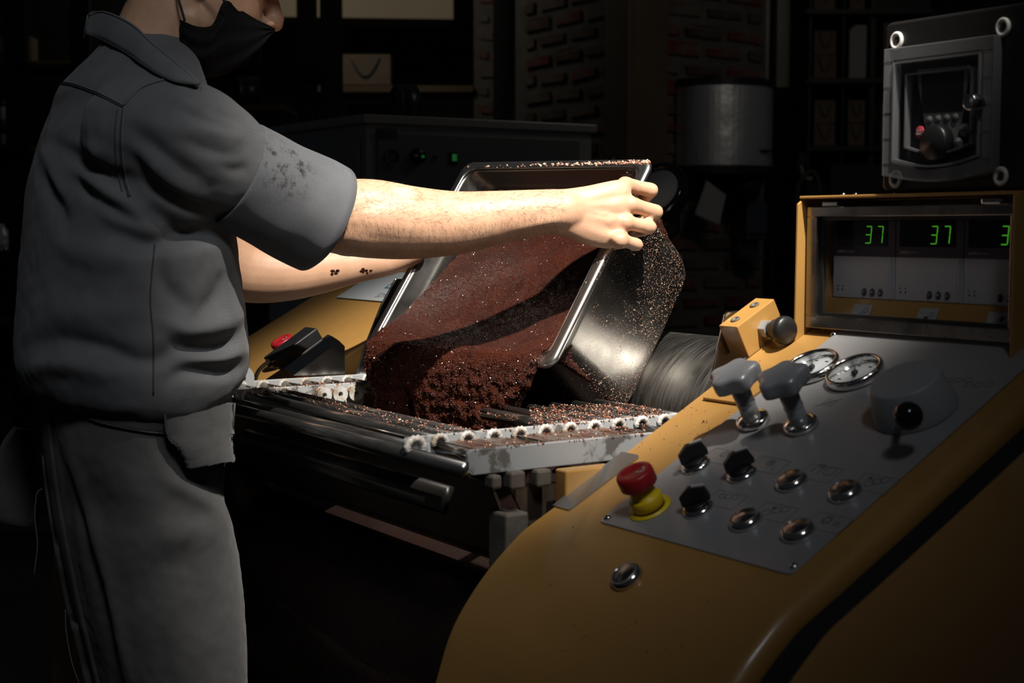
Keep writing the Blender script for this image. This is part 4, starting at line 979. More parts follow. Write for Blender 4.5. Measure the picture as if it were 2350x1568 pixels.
# ================================================================ chocolate mass
lipL = FPN @ Vector((LU, -LV + .012, 0)); lipR = FPN @ Vector((LU, -.014, 0))
outw = Vector((RU.x, RU.y, 0)).normalized()
def interp(x, tab):
    for (x0, y0), (x1, y1) in zip(tab[:-1], tab[1:]):
        if x <= x1: return y0 + (y1 - y0) * max(0, (x - x0)) / (x1 - x0)
    return tab[-1][1]
rndc = random.Random(3); NC = 72; cols = []
WALL = [(-.01, .014), (.005, .0135), (.026, .016), (.036, .0205), (.130, .026), (.165, .0285), (.181, .0330), (.19, .042)]
def vin(v, q): i_ = interp(q, WALL) + .0022; return min(max(v, -LV + i_), -i_)
def uin(u, q): return max(u, interp(q, WALL) + .0022)
for c in range(NC + 1):
    t = c / NC; v = -LV + .0155 + (LV - .031) * t
    pts = []
    for u, q in ((.02, .082), (.05, .072), (.09, .062), (.13, .052), (.17, .044), (.205, .040), (.235, .034), (.262, .024), (.287, .010), (.308, -.003)):
        qq = q + .006 * math.sin(5.2 * t + u * 17) + .010 * (t - .5) * (1 - u / .33)
        qq += .010 * max(0, 1 - min(t, 1 - t) / .07) * (-1 if t < .5 else .8) * (1 - u / .36)
        qq -= .004 * math.exp(-((u - .225) / .025) ** 2)
        pts.append(FPN @ Vector((uin(u, qq), vin(v, qq), qq)))
    drop = interp(t, [(0, .050), (.05, .088), (.08, .070), (.13, .100), (.17, .08), (.21, .088), (.25, .055), (.33, .052), (.37, .075), (.40, .098), (.46, .088), (.50, .100), (.55, .108), (.62, .100), (.68, .112), (.75, .108), (.82, .118), (.90, .112), (.94, .085), (1.0, .030)])
    drop += rndc.uniform(-.006, .006)
    bul = .8 + .35 * math.sin(math.pi * t)
    fall = []
    for o, f in ((.004, -.013), (.016, -.009), (.025, .004), (.030, .022), (.032, .045), (.031, .070), (.029, .095), (.027, .118)):
        f2 = min(f, drop); sq = .5 + (t - .5) * (.965 - .20 * max(0, f2) / .1)
        fall.append(lipL.lerp(lipR, sq) + outw * (o * bul + .003 * math.sin(13 * t + 30 * f)) - Z * f2)
    back = []
    for o, f in ((.012, drop), (.008, min(drop, .09)), (.004, min(drop, .05)), (.001, min(drop, .022)), (-.001, .004)):
        sq = .5 + (t - .5) * (.965 - .20 * max(0, f) / .1)
        back.append(lipL.lerp(lipR, sq) + outw * o - Z * f)
    under = [FPN @ Vector((u, vin(v, q), q)) for u, q in ((.306, .012), (.296, .05), (.285, .12), (.22, .172), (.10, .176), (.045, .160))]
    cols.append(pts + fall + back + under)
n = len(cols[0]); vs = [p for c in cols for p in c]; fs = []
for c in range(NC):
    for k in range(n):
        j = (k + 1) % n; fs.append((c * n + k, c * n + j, (c + 1) * n + j, (c + 1) * n + k))
fs.append(list(range(n))); fs.append([NC * n + k for k in range(n)][::-1])
cm = MB().raw(vs, fs)
# hanging strands along the torn edge
for k in range(34):
    t = rndc.choice([rndc.uniform(.03, .24), rndc.uniform(.36, .93), rndc.uniform(.36, .93)]); sq = .5 + (t - .5) * .78
    f0 = .06; f1 = rndc.uniform(.085, .118) if t > .36 else rndc.uniform(.085, .112)
    b0 = lipL.lerp(lipR, sq) + outw * rndc.uniform(.012, .028)
    cm.tube([b0 - Z * f0, b0 - Z * (f0 + f1) / 2 + outw * .002, b0 - Z * f1], [rndc.uniform(.007, .010), rndc.uniform(.006, .009), rndc.uniform(.002, .004)], 8)
cme = remesh(cm, .0024, 3, .5, 'chocolate_mass')
co = np.empty(len(cme.vertices) * 3, np.float32); cme.vertices.foreach_get('co', co); co = co.reshape(-1, 3)
no = np.empty(len(cme.vertices) * 3, np.float32); cme.vertices.foreach_get('normal', no); no = no.reshape(-1, 3)
lipz = (lipL.z + lipR.z) / 2
_mi = np.array(FPN.inverted()); _lc = co @ _mi[:3, :3].T + _mi[:3, 3]; inside = (_lc[:, 0] < .318) & (_lc[:, 2] > .004)
for i in range(len(co)):
    p = Vector(co[i]); loc = FPN.inverted() @ p if i == 0 else None
    fall = max(0., min(1., (lipz + .035 - p.z) / .06)) * (0. if inside[i] else 1.)
    nz = noise.noise(p * 95); n3 = noise.noise(p * 260)
    amp = .0005 + .0034 * fall
    co[i] += no[i] * (amp * (nz + .8 * abs(n3) + .5 * noise.noise(p * 480)) )
cme.vertices.foreach_set('co', co.ravel()); cme.update()
def choc_mat():
    m = bpy.data.materials.new('wet_chocolate'); m.use_nodes = True; nt = m.node_tree; b = nt.nodes['Principled BSDF']
    tc = nt.nodes.new('ShaderNodeTexCoord')
    n1 = nt.nodes.new('ShaderNodeTexNoise'); n1.inputs['Scale'].default_value = 30; n1.inputs['Detail'].default_value = 6
    r1 = nt.nodes.new('ShaderNodeValToRGB'); r1.color_ramp.elements[0].position = .3; r1.color_ramp.elements[1].position = .7
    r1.color_ramp.elements[0].color = (.022, .0046, .0020, 1); r1.color_ramp.elements[1].color = (.050, .0105, .0045, 1)
    n2 = nt.nodes.new('ShaderNodeTexNoise'); n2.inputs['Scale'].default_value = 430; n2.inputs['Detail'].default_value = 3; n2.inputs['Roughness'].default_value = .7
    n3 = nt.nodes.new('ShaderNodeTexNoise'); n3.inputs['Scale'].default_value = 150; n3.inputs['Detail'].default_value = 3
    ad = nt.nodes.new('ShaderNodeMath'); ad.operation = 'ADD'
    bp = nt.nodes.new('ShaderNodeBump'); bp.inputs['Strength'].default_value = 1.0; bp.inputs['Distance'].default_value = .0042
    for k in (n1, n2, n3): nt.links.new(tc.outputs['Object'], k.inputs['Vector'])
    nt.links.new(n1.outputs['Fac'], r1.inputs[0]); nt.links.new(r1.outputs[0], b.inputs['Base Color'])
    nt.links.new(n2.outputs['Fac'], ad.inputs[0]); nt.links.new(n3.outputs['Fac'], ad.inputs[1]); nt.links.new(ad.outputs[0], bp.inputs['Height']); nt.links.new(bp.outputs[0], b.inputs['Normal'])
    b.inputs['Roughness'].default_value = .25; b.inputs['Specular IOR Level'].default_value = .16
    return m
M_['choc'] = choc_mat()
cho = link('chocolate_mass', cme, M_['choc'])
tag(cho, 'thick wet dark chocolate mass pouring over the lip of the steel pan', 'chocolate')

# glossy grains that make the mass glitter
def grains():
    rg = random.Random(31); vs = []; fs = []; nf = len(cme.polygons); cen = np.empty(nf * 3); cme.polygons.foreach_get('center', cen); cen = cen.reshape(-1, 3)
    nor = np.empty(nf * 3); cme.polygons.foreach_get('normal', nor); nor = nor.reshape(-1, 3)
    vis = [i for i in range(nf) if (nor[i] @ (cen[i] - np.array(CO))) < 0]
    for i in rg.sample(vis, min(len(vis), 26000)):
        p = Vector(cen[i]); n_ = Vector(nor[i]); lo = p.z < lipz + .01 and not (cen[i] @ np.array(RU) < (np.array(PT) @ np.array(RU)) + .31)
        s = rg.uniform(.0006, .0015) if lo else rg.uniform(.0004, .0009); k = len(vs)
        q = Matrix.Rotation(rg.uniform(0, 6.28), 3, 'Z') @ Matrix.Rotation(rg.uniform(0, 6.28), 3, 'X')
        for v in ((1, 0, 0), (-1, 0, 0), (0, 1, 0), (0, -1, 0), (0, 0, 1), (0, 0, -1)): vs.append(tuple(p + n_ * (s * .2) + q @ (Vector(v) * (s * rg.uniform(.6, 1.1)))))
        fs += [[a_ + k for a_ in f] for f in ((0, 2, 4), (2, 1, 4), (1, 3, 4), (3, 0, 4), (2, 0, 5), (1, 2, 5), (3, 1, 5), (0, 3, 5))]
    me = bpy.data.meshes.new('chocolate_grains'); me.from_pydata(vs, [], fs); me.update()
    o = link('chocolate_grains', me, mat('grain_gloss', (.055, .014, .007), .16, spec=.7), cho); o['kind'] = 'stuff'
grains()
# ================================================================ cocoa crumbs on the pan and the grate
M_['crumb1'] = mat('crumb_brown', (.24, .085, .045), .5); M_['crumb2'] = mat('crumb_pale', (.62, .44, .32), .45); M_['crumb3'] = mat('crumb_dark', (.06, .02, .012), .6)
def bvh_of(objs):
    vs = []; fs = []; dg = bpy.context.evaluated_depsgraph_get()
    for o in objs:
        me = o.evaluated_get(dg).to_mesh(); k = len(vs); Mw = o.evaluated_get(dg).matrix_world
        vs += [Mw @ v.co for v in me.vertices]; fs += [[i + k for i in p.vertices] for p in me.polygons]; o.evaluated_get(dg).to_mesh_clear()
    return BVHTree.FromPolygons(vs, fs)
OCT_F = [(0, 2, 4), (2, 1, 4), (1, 3, 4), (3, 0, 4), (2, 0, 5), (1, 2, 5), (3, 1, 5), (0, 3, 5)]
def crumbs(name, hits, label, rnd, smin, smax, wts, parent=None):
    vs = []; fs = []; mi = []
    for l, n_ in hits:
        s = rnd.uniform(smin, smax) * (1 if rnd.random() < .9 else 1.5); k = len(vs)
        q = n_.to_track_quat('Z', 'Y').to_matrix() @ Matrix.Rotation(rnd.uniform(0, 6.28), 3, 'Z') @ Matrix.Rotation(rnd.uniform(-.5, .5), 3, 'X')
        for v in ((s, 0, 0), (-s, 0, 0), (0, s * rnd.uniform(.5, 1), 0), (0, -s * rnd.uniform(.4, .9), 0), (s * .2, 0, s * .8), (0, 0, -s * .5)):
            vs.append(l + n_ * (s * .35) + q @ Vector((v[0] + rnd.uniform(-.3, .3) * s, v[1] + rnd.uniform(-.3, .3) * s, v[2])))
        fs += [[i + k for i in f] for f in OCT_F]; mi += [rnd.choices((0, 1, 2), wts)[0]] * 8
    me = bpy.data.meshes.new(name); me.from_pydata([tuple(v) for v in vs], [], fs)
    for mt in ('crumb1', 'crumb2', 'crumb3'): me.materials.append(M_[mt])
    me.polygons.foreach_set('material_index', mi); me.update()
    o = link(name, me); return tag(o, label, 'crumbs', kind='stuff')
bpan = bvh_of([pb, pr_]); rc_ = random.Random(11); hits = []
sil = [(1490, 440), (1540, 505), (1590, 555), (1622, 590), (1630, 640), (1622, 690), (1590, 760), (1555, 830), (1510, 890), (1460, 935)]
while len(hits) < 8200:
    y = rc_.uniform(440, 940); xs = interp(y, [(p[1], p[0]) for p in sil]); dx = rc_.expovariate(1 / 85.); 
    if rc_.random() < .16: dx = rc_.uniform(0, 260)
    x = xs + 6 - dx
    if x < 1250 + (940 - y) * .30: continue
    l, n_, _, _ = bpan.ray_cast(CO, ray(x, y).normalized())
    if l is None or (l - CO).length > 3: continue
    hits.append((l, n_))
k = 0
while k < 420:
    x = 1500 - rc_.expovariate(1 / 110.); y = 372 + (1500 - x) * .030 + rc_.gauss(0, 2.0)
    l, n_, _, _ = bpan.ray_cast(CO, ray(x, y).normalized()); k += 1
    if l is None: continue
    hits.append((l, Vector((0, -.3, 1)).normalized()))
crumbs('cocoa_crumbs', hits, 'brown cocoa crumbs stuck to the outside of the steel pan', rc_, .0006, .0019, (5, 6, 1))
bg_ = bvh_of([o for o in gr.children]); hits = []
def in_poly(x, y, P):
    c = False; j = len(P) - 1
    for i in range(len(P)):
        if (P[i][1] > y) != (P[j][1] > y) and x < (P[j][0] - P[i][0]) * (y - P[i][1]) / (P[j][1] - P[i][1]) + P[i][0]: c = not c
        j = i
    return c
for poly, cnt in (([(1215, 930), (1530, 925), (1530, 965), (1380, 990), (1220, 970)], 950), ([(800, 905), (1200, 955), (1170, 1000), (930, 990), (640, 900)], 330), ([(1000, 985), (1500, 950), (1480, 1000), (1080, 1035)], 420), ([(560, 890), (860, 870), (850, 900), (560, 905)], 300)):
    xs = [p[0] for p in poly]; ys = [p[1] for p in poly]; k = 0; tries = 0
    while k < cnt and tries < cnt * 12:
        tries += 1; x = rc_.uniform(min(xs), max(xs)); y = rc_.uniform(min(ys), max(ys))
        if not in_poly(x, y, poly): continue
        l, n_, _, _ = bg_.ray_cast(CO, ray(x, y).normalized())
        if l is None or n_.z < .15: continue
        hits.append((l, n_)); k += 1
crumbs('cocoa_crumbs', hits, 'reddish cocoa crumbs scattered along the bars of the safety grate', rc_, .0006, .0015, (6, 1, 3))
bho = bvh_of([hs1, cp]); hits = []
for k in range(90):
    x = rc_.uniform(1420, 1760); y = 1060 - (x - 1420) * .62 - rc_.uniform(-60, 60)
    if rc_.random() < .2: x, y = rc_.uniform(1180, 1700), rc_.uniform(1180, 1500)
    l, n_, _, _ = bho.ray_cast(CO, ray(x, y).normalized())
    if l is not None: hits.append((l, n_))
crumbs('cocoa_crumbs', hits, 'few brown crumbs fallen on the ochre cover', rc_, .0005, .0013, (3, 1, 4))
# ================================================================ the worker
TX = at(310, 600, 1.85)
man = empty('person', loc=(TX.x, TX.y, 0), label='worker in charcoal shirt, long wrap apron and black face mask tipping the pan', cat='person')
def part(name, me, mt, label=None):
    o = link(name, me, mt, man, world=True)
    if label: o['label'] = label
    return o
def skin_mat():
    m = bpy.data.materials.new('skin'); m.use_nodes = True; nt = m.node_tree; b = nt.nodes['Principled BSDF']
    tc = nt.nodes.new('ShaderNodeTexCoord')
    n1 = nt.nodes.new('ShaderNodeTexNoise'); n1.inputs['Scale'].default_value = 26; n1.inputs['Detail'].default_value = 7
    r1 = nt.nodes.new('ShaderNodeValToRGB'); r1.color_ramp.elements[0].position = .32; r1.color_ramp.elements[1].position = .68
    r1.color_ramp.elements[0].color = (.445, .252, .160, 1); r1.color_ramp.elements[1].color = (.53, .325, .208, 1)
    n2 = nt.nodes.new('ShaderNodeTexNoise'); n2.inputs['Scale'].default_value = 420; n2.inputs['Detail'].default_value = 3
    bp = nt.nodes.new('ShaderNodeBump'); bp.inputs['Strength'].default_value = .22; bp.inputs['Distance'].default_value = .0008
    for k in (n1, n2): nt.links.new(tc.outputs['Object'], k.inputs['Vector'])
    nt.links.new(n1.outputs['Fac'], r1.inputs[0]); nt.links.new(r1.outputs[0], b.inputs['Base Color']); nt.links.new(n2.outputs['Fac'], bp.inputs['Height']); nt.links.new(bp.outputs[0], b.inputs['Normal'])
    b.inputs['Roughness'].default_value = .48; b.inputs['Subsurface Weight'].default_value = .25; b.inputs['Subsurface Radius'].default_value = (.010, .004, .002); b.inputs['Subsurface Scale'].default_value = .6
    b.inputs['Specular IOR Level'].default_value = .42
    return m
M_['skin'] = skin_mat()
def cloth_mat(name, c1, c2, scale=1700):
    m = bpy.data.materials.new(name); m.use_nodes = True; nt = m.node_tree; b = nt.nodes['Principled BSDF']
    tc = nt.nodes.new('ShaderNodeTexCoord'); mp = nt.nodes.new('ShaderNodeMapping'); mp.inputs['Rotation'].default_value = (.3, .6, .5)
    n1 = nt.nodes.new('ShaderNodeTexNoise'); n1.inputs['Scale'].default_value = 14; n1.inputs['Detail'].default_value = 8; n1.inputs['Roughness'].default_value = .65
    r1 = nt.nodes.new('ShaderNodeValToRGB'); r1.color_ramp.elements[0].position = .3; r1.color_ramp.elements[1].position = .72
    r1.color_ramp.elements[0].color = (*c1, 1); r1.color_ramp.elements[1].color = (*c2, 1)
    wv = nt.nodes.new('ShaderNodeTexWave'); wv.inputs['Scale'].default_value = 260; wv.inputs['Distortion'].default_value = 1.5; wv.inputs['Detail'].default_value = 1
    n2 = nt.nodes.new('ShaderNodeTexNoise'); n2.inputs['Scale'].default_value = 900; n2.inputs['Detail'].default_value = 2
    ad = nt.nodes.new('ShaderNodeMath'); ad.operation = 'ADD'
    bp = nt.nodes.new('ShaderNodeBump'); bp.inputs['Strength'].default_value = .35; bp.inputs['Distance'].default_value = .0006
    nt.links.new(tc.outputs['Object'], mp.inputs[0]); nt.links.new(mp.outputs[0], wv.inputs['Vector'])
    for k in (n1, n2): nt.links.new(tc.outputs['Object'], k.inputs['Vector'])
    nt.links.new(n1.outputs['Fac'], r1.inputs[0]); nt.links.new(r1.outputs[0], b.inputs['Base Color'])
    nt.links.new(wv.outputs['Fac'], ad.inputs[0]); nt.links.new(n2.outputs['Fac'], ad.inputs[1]); nt.links.new(ad.outputs[0], bp.inputs['Height']); nt.links.new(bp.outputs[0], b.inputs['Normal'])
    b.inputs['Roughness'].default_value = .85; b.inputs['Sheen Weight'].default_value = .08; b.inputs['Specular IOR Level'].default_value = .2
    return m, nt, b, r1, tc
M_['shirt'] = cloth_mat('charcoal_twill', (.078, .080, .084), (.108, .111, .116))[0]
M_['apron'] = cloth_mat('washed_black_denim', (.050, .050, .050), (.078, .078, .078))[0]
M_['apron_edge'] = cloth_mat('apron_edge', (.040, .037, .036), (.060, .056, .053))[0]
M_['seam'] = mat('seam_thread', (.10, .105, .112), .9)
M_['seam_d'] = mat('seam_dark', (.035, .036, .038), .9)
# ---- torso sections from the outline in the photograph: rows (y, left, right, half width along A, depth)
CA = abs(A.x); CBx = B.x
def section(y, xl, xr, hw, d, n=48, pw=2.0):
    xc = (xl + xr) / 2; c = at(xc, y, d); h = (xr - xl) / 2 / FPX * d
    hw = min(hw, h / CA * .93); bb = math.sqrt(max(1e-6, h * h - (hw * CA) ** 2)) / CBx
    out = []
    for k in range(n):
        t = 2 * math.pi * k / n; ca, sa = math.cos(t), math.sin(t)
        e = 2 / pw; ca = math.copysign(abs(ca) ** e, ca); sa = math.copysign(abs(sa) ** e, sa)
        out.append(c + A * (hw * ca) + B * (bb * sa))
    return out
def stack(mb, rows, n=48, sub=3):
    rows = [list(r) for r in cat(rows, (len(rows) - 1) * sub + 1)]
    secs = [section(*r[:5], n=n) for r in rows]
    vs = [v for s in secs for v in s]; fs = []
    for k in range(len(secs) - 1):
        for i in range(n):
            j = (i + 1) % n; fs.append((k * n + i, k * n + j, (k + 1) * n + j, (k + 1) * n + i))
    fs.append(list(range(n))[::-1]); fs.append([(len(secs) - 1) * n + i for i in range(n)])
    return mb.raw(vs, fs)
def pth(rows): return [at(r[0], r[1], r[2]) for r in rows], [r[3] for r in rows]
def limb(mb, rows, seg=20, sub=4):
    rr_ = cat(rows, (len(rows) - 1) * sub + 1); p, r = pth(rr_); mb.tube(p, [max(.001, x) for x in r], seg); mb.ball(p[0], r[0], seg=16); mb.ball(p[-1], r[-1], seg=16); return mb

# ---- body (head, neck, trunk, arms, legs) as one continuous surface
body = MB()
stack(body, [(120, 240, 440, .08, 1.86), (180, 160, 470, .15, 1.86), (260, 100, 500, .17, 1.85), (420, 80, 520, .165, 1.85), (650, 80, 530, .15, 1.85), (850, 90, 520, .15, 1.85), (1000, 130, 480, .14, 1.85), (1150, 175, 460, .13, 1.86)], 32)
# legs down to the floor
for s, dx in ((1, 0), (-1, 0)):
    hip = at(318, 1100, 1.86) + A * (.066 * s); kn = Vector((hip.x + .03, hip.y + .02, .52)); an = Vector((hip.x - .03, hip.y, .10))
    body.tube([hip, (hip + kn) / 2, kn, (kn + an) / 2 + Vector((-.015, 0, 0)), an], [.066, .064, .054, .050, .036], 18); body.ball(hip, .066, seg=16)
# right arm
limb(body, [(345, 300, 1.73, .056), (470, 350, 1.735, .052), (600, 420, 1.77, .047), (720, 478, 1.81, .0465), (790, 497, 1.828, .0475), (860, 503, 1.842, .0490), (940, 511, 1.857, .0460), (1040, 512, 1.876, .0405), (1140, 500, 1.890, .0345), (1230, 489, 1.902, .0300), (1300, 485, 1.912, .0285)], 28, 5)
body.ball(at(870, 466, 1.832), (.060, .020, .026), R=Matrix.Rotation(-.05, 3, 'Y'), seg=18)      # forearm muscle below the elbow crease
body.ball(at(800, 545, 1.83), (.030, .024, .024), seg=16)                                         # elbow
body.ball(at(1292, 505, 1.900), (.014, .012, .011), seg=14)                                       # wrist bone
# right hand: metacarpals, four bent fingers over the rim, thumb inside
def rimp(py):                               # point on the near rim line at photo height py
    best = min((abs(proj(PT + RU * (k * .001))[1] - py), k) for k in range(0, 326)); return PT + RU * (best[1] * .001)
MC = [((1292, 470), (1352, 446), (1438, 425)), ((1290, 482), (1360, 474), (1450, 470)), ((1290, 494), (1356, 503), (1438, 511)), ((1290, 506), (1348, 530), (1426, 551))]
PIP = [(1494, 437), (1505, 487), (1491, 522), (1461, 562)]
FR = [(.0102, .0094, .0084), (.0104, .0096, .0085), (.0098, .0090, .0080), (.0090, .0080, .0070)]
def palm(stn, n=32):
    rings = []
    for (x0_, y0_), (x1_, y1_), d0, d1, h in stn:
        tp, bt = at(x0_, y0_, d0), at(x1_, y1_, d1); c = (tp + bt) / 2; u_ = (tp - bt) / 2; nn = u_.cross(Vector((1, .25, 0))).normalized()
        if nn.y > 0: nn = -nn
        ring = []
        for k in range(n):
            t = 2 * math.pi * k / n; sa, ca = math.sin(t), math.cos(t); sa = math.copysign(abs(sa) ** .8, sa); ca = math.copysign(abs(ca) ** .8, ca)
            ring.append(c + u_ * sa + nn * (h * ca))
        rings.append(ring)
    vs = [v for r in rings for v in r]; fs = []
    for k in range(len(rings) - 1):
        for i in range(n):
            j = (i + 1) % n; fs.append((k * n + i, k * n + j, (k + 1) * n + j, (k + 1) * n + i))
    fs.append(list(range(n))[::-1]); fs.append([(len(rings) - 1) * n + i for i in range(n)])
    body.raw(vs, fs)
palm([((1262, 434), (1262, 541), 1.905, 1.905, .0215), ((1290, 434), (1290, 541), 1.909, 1.908, .0205), ((1318, 431), (1312, 551), 1.914, 1.911, .0195), ((1350, 426), (1338, 561), 1.920, 1.913, .0190), ((1382, 419), (1366, 568), 1.927, 1.915, .0188), ((1412, 413), (1392, 571), 1.933, 1.917, .0185), ((1434, 413), (1414, 569), 1.938, 1.920, .0170), ((1447, 419), (1428, 564), 1.944, 1.925, .0135)])
for i in range(4):
    r0 = rimp(MC[i][2][1] + 12)
    k1 = at(*MC[i][2], r0.y - .026)
    body.ball(k1 + Vector((-.002, -.0010, 0)), .0120, seg=16)
    pp_ = at(*PIP[i], r0.y - .004)
    dp_ = pp_ + [Vector((-.006, .024, -.010)), Vector((-.006, .024, -.009)), Vector((-.008, .024, -.005)), Vector((-.010, .023, .002))][i]; tip = dp_ + Vector((-.017, .008, -.004))
    body.tube(cat([k1, (k1 + pp_) / 2, pp_], 8), [FR[i][0] * q for q in (1.08, 1.02, .97, .95, .95, .97, 1.0, 1.0)], 14); body.ball(pp_, FR[i][0] * 1.02, seg=14)
    body.tube([pp_, (pp_ + dp_) / 2, dp_], [FR[i][1], FR[i][1] * .95, FR[i][2]], 14); body.ball(dp_, FR[i][2], seg=12)
    body.tube([dp_, tip], [FR[i][2], FR[i][2] * .8], 12); body.ball(tip, FR[i][2] * .82, seg=12)
th = [at(1318, 470, 1.925), at(1362, 452, 1.955), at(1405, 452, 1.972), at(1432, 462, 1.978)]
body.tube(cat(th, 10), [.0165, .016, .015, .0135, .0125, .0118, .0115, .0112, .0105, .0085], 14); body.ball(th[-1], .0085, seg=12)
# left arm, hidden at the shoulder by the chest, hand on the far rim
limb(body, [(330, 330, 1.98, .055), (420, 480, 2.03, .050), (520, 600, 2.06, .047), (580, 624, 2.075, .0440), (660, 626, 2.09, .0400), (740, 617, 2.105, .0345), (820, 606, 2.12, .0270), (890, 596, 2.135, .0230), (945, 572, 2.146, .0230)], 24, 5)
lh0 = at(950, 568, 2.148)
for i in range(4):
    base = lh0 + Vector((.004 * i, .012 * i, .006 - .012 * i))
    q1 = FPN @ Vector((.12 - .020 * i + .03, -LV - .016, -.012)); q2 = FPN @ Vector((.12 - .020 * i + .03, -LV - .010, .022)); q3 = FPN @ Vector((.12 - .02 * i + .03, -LV + .002, .034))
    body.tube(cat([lh0, (base + q1) / 2, q1], 6), [.0160, .0150, .0140, .0120, .0110, .0100], 12); body.tube([q1, q2], [.0098, .0088], 12); body.ball(q1, .0100, seg=12); body.tube([q2, q3], [.0086, .007], 12); body.ball(q3, .0070, seg=10)
lt = [lh0, FPN @ Vector((.135, -LV + .014, -.026)), FPN @ Vector((.125, -LV + .028, .002))]
body.tube(cat(lt, 8), [.0150, .0140, .0130, .012, .0115, .011, .010, .0085], 12); body.ball(lt[-1], .0085, seg=10)
# neck and head
HD = 1.875
hf = Vector((.86, .42, -.30)).normalized(); hl = Z.cross(hf).normalized(); hu = hf.cross(hl).normalized()
HC = at(440, -75, HD)
RH = Matrix((hf, hl, hu)).transposed()
limb(body, [(345, 150, 1.865, .062), (375, 85, 1.866, .058), (400, 20, 1.868, .058), (420, -60, 1.87, .056)], 24, 4)
def hp_(x, y, z): return HC + RH @ Vector((x, y, z))
body.ball(hp_(-.012, 0, .030), (.098, .078, .098), R=RH, seg=32)          # skull
body.ball(hp_(.038, 0, -.030), (.062, .060, .085), R=RH, seg=26)          # face
body.ball(hp_(.026, 0, -.074), (.050, .050, .032), R=RH, seg=22)          # jaw
body.ball(hp_(.062, 0, -.088), (.022, .024, .018), R=RH, seg=16)          # chin
body.ball(hp_(.010, 0, -.070), (.050, .058, .040), R=RH, seg=20)
body.tube([hp_(.094, 0, .022), hp_(.106, 0, -.002), hp_(.120, 0, -.026)], [.0085, .0105, .0125], 12); body.ball(hp_(.118, 0, -.028), (.0135, .0135, .0115), R=RH, seg=14)   # nose
for s in (1, -1): body.ball(hp_(.108, .012 * s, -.033), (.010, .008, .008), R=RH, seg=12)
body.ball(hp_(.090, 0, .034), (.016, .042, .012), R=RH, seg=16)           # brow
body.ball(hp_(.098, 0, -.062), (.010, .022, .006), R=RH, seg=14); body.ball(hp_(.096, 0, -.072), (.010, .020, .007), R=RH, seg=14)   # lips
for s in (1, -1):                                                          # ears
    m_ = RH @ Matrix.Rotation(-.25, 3, 'Y')
    body.ball(hp_(-.008, .078 * s, -.006), (.019, .008, .031), R=m_, seg=16)
bme = remesh(body, .0027, 5, .5, 'body')
PRESS_BODY = True
bo = part('body', bme, M_['skin'])
# eyes
for s in (1, -1):
    MB().ball(hp_(.083, .032 * s, .018), .0125, seg=16).build('eye', M_['white_pl'], man, world=True)
    MB().ball(hp_(.0925, .033 * s, .017), .0052, seg=12).build('iris', M_['ink'], man, world=True)

# ---- shirt: trunk and sleeves fused, then folds pressed in
sh = MB()
ROW = [(92, 226, 440, .066, 1.862), (118, 206, 456, .092, 1.86), (150, 150, 480, .135, 1.857), (200, 88, 505, .175, 1.855), (250, 66, 522, .192, 1.852), (320, 46, 538, .198, 1.85), (420, 30, 552, .198, 1.85), (550, 24, 562, .195, 1.85), (700, 20, 576, .190, 1.85), (800, 18, 586, .188, 1.85), (860, 24, 578, .186, 1.85), (905, 40, 548, .180, 1.85), (935, 85, 520, .165, 1.85)]
stack(sh, ROW, 64, 4)
RSL = [(318, 300, 1.725, .066), (400, 320, 1.715, .0725), (465, 350, 1.728, .0715), (520, 381, 1.742, .0640), (560, 404, 1.756, .0575), (610, 432, 1.772, .0540), (690, 470, 1.80, .0520)]
limb(sh, RSL, 30, 6)
limb(sh, [(345, 330, 1.98, .068), (400, 450, 2.02, .060), (450, 530, 2.045, .054)], 26, 5)
sme = remesh(sh, .0036, 14, .5, 'shirt')
# folds: photo polylines, width in pixels, depth in mm (negative pushes in), pressed on the side towards the viewer
FOLDS = [
 ([(95, 330), (150, 340), (210, 380), (270, 420)], 22, -7), ([(130, 325), (200, 350), (275, 390)], 22, 5),
 ([(165, 410), (210, 450), (270, 490), (330, 520)], 16, -7), ([(180, 390), (240, 430), (320, 490)], 18, 5), ([(200, 440), (260, 490), (340, 530)], 18, 5),
 ([(70, 330), (95, 400), (130, 470), (150, 530)], 16, -6), ([(95, 330), (120, 400), (150, 460)], 16, 4),
 ([(330, 480), (410, 520), (480, 540)], 22, -9), ([(130, 560), (230, 585), (330, 575)], 36, 5), ([(250, 540), (340, 560), (430, 540)], 26, -8),
 ([(370, 525), (420, 545), (500, 530), (560, 560)], 24, -9),
 ([(60, 800), (130, 780), (230, 800), (330, 830), (430, 800)], 24, -6), ([(50, 850), (150, 835), (260, 860)], 26, 6), ([(100, 700), (200, 720), (300, 700)], 34, 4),
 ([(560, 760), (520, 790), (460, 800), (400, 790)], 18, -8), ([(570, 700), (520, 740), (440, 760), (380, 740)], 22, 6), ([(575, 830), (520, 850), (440, 850), (390, 870)], 20, -7), ([(570, 800), (500, 825), (430, 830)], 16, 5),
 ([(540, 600), (500, 680), (460, 720)], 22, -5), ([(360, 590), (380, 660), (440, 720)], 26, -5),
 ([(430, 230), (500, 255), (560, 285)], 12, -3), ([(390, 225), (460, 240), (530, 262)], 12, 2.5), ([(400, 250), (460, 275), (530, 305)], 14, -3.5), ([(420, 320), (480, 345), (545, 360)], 16, -3), ([(300, 300), (380, 360), (470, 420)], 20, -3.5), ([(290, 350), (350, 420), (430, 470), (490, 490)], 16, -5), ([(330, 350), (400, 420), (480, 460)], 20, 4),
 ([(440, 280), (500, 300), (560, 320)], 16, 3), ([(310, 270), (370, 290), (450, 310)], 22, 2.5), ([(500, 380), (540, 390), (570, 380)], 14, -2.5),
 ([(130, 150), (210, 140), (290, 130)], 14, 2), ([(200, 165), (260, 140), (330, 150)], 12, -2.5),
]
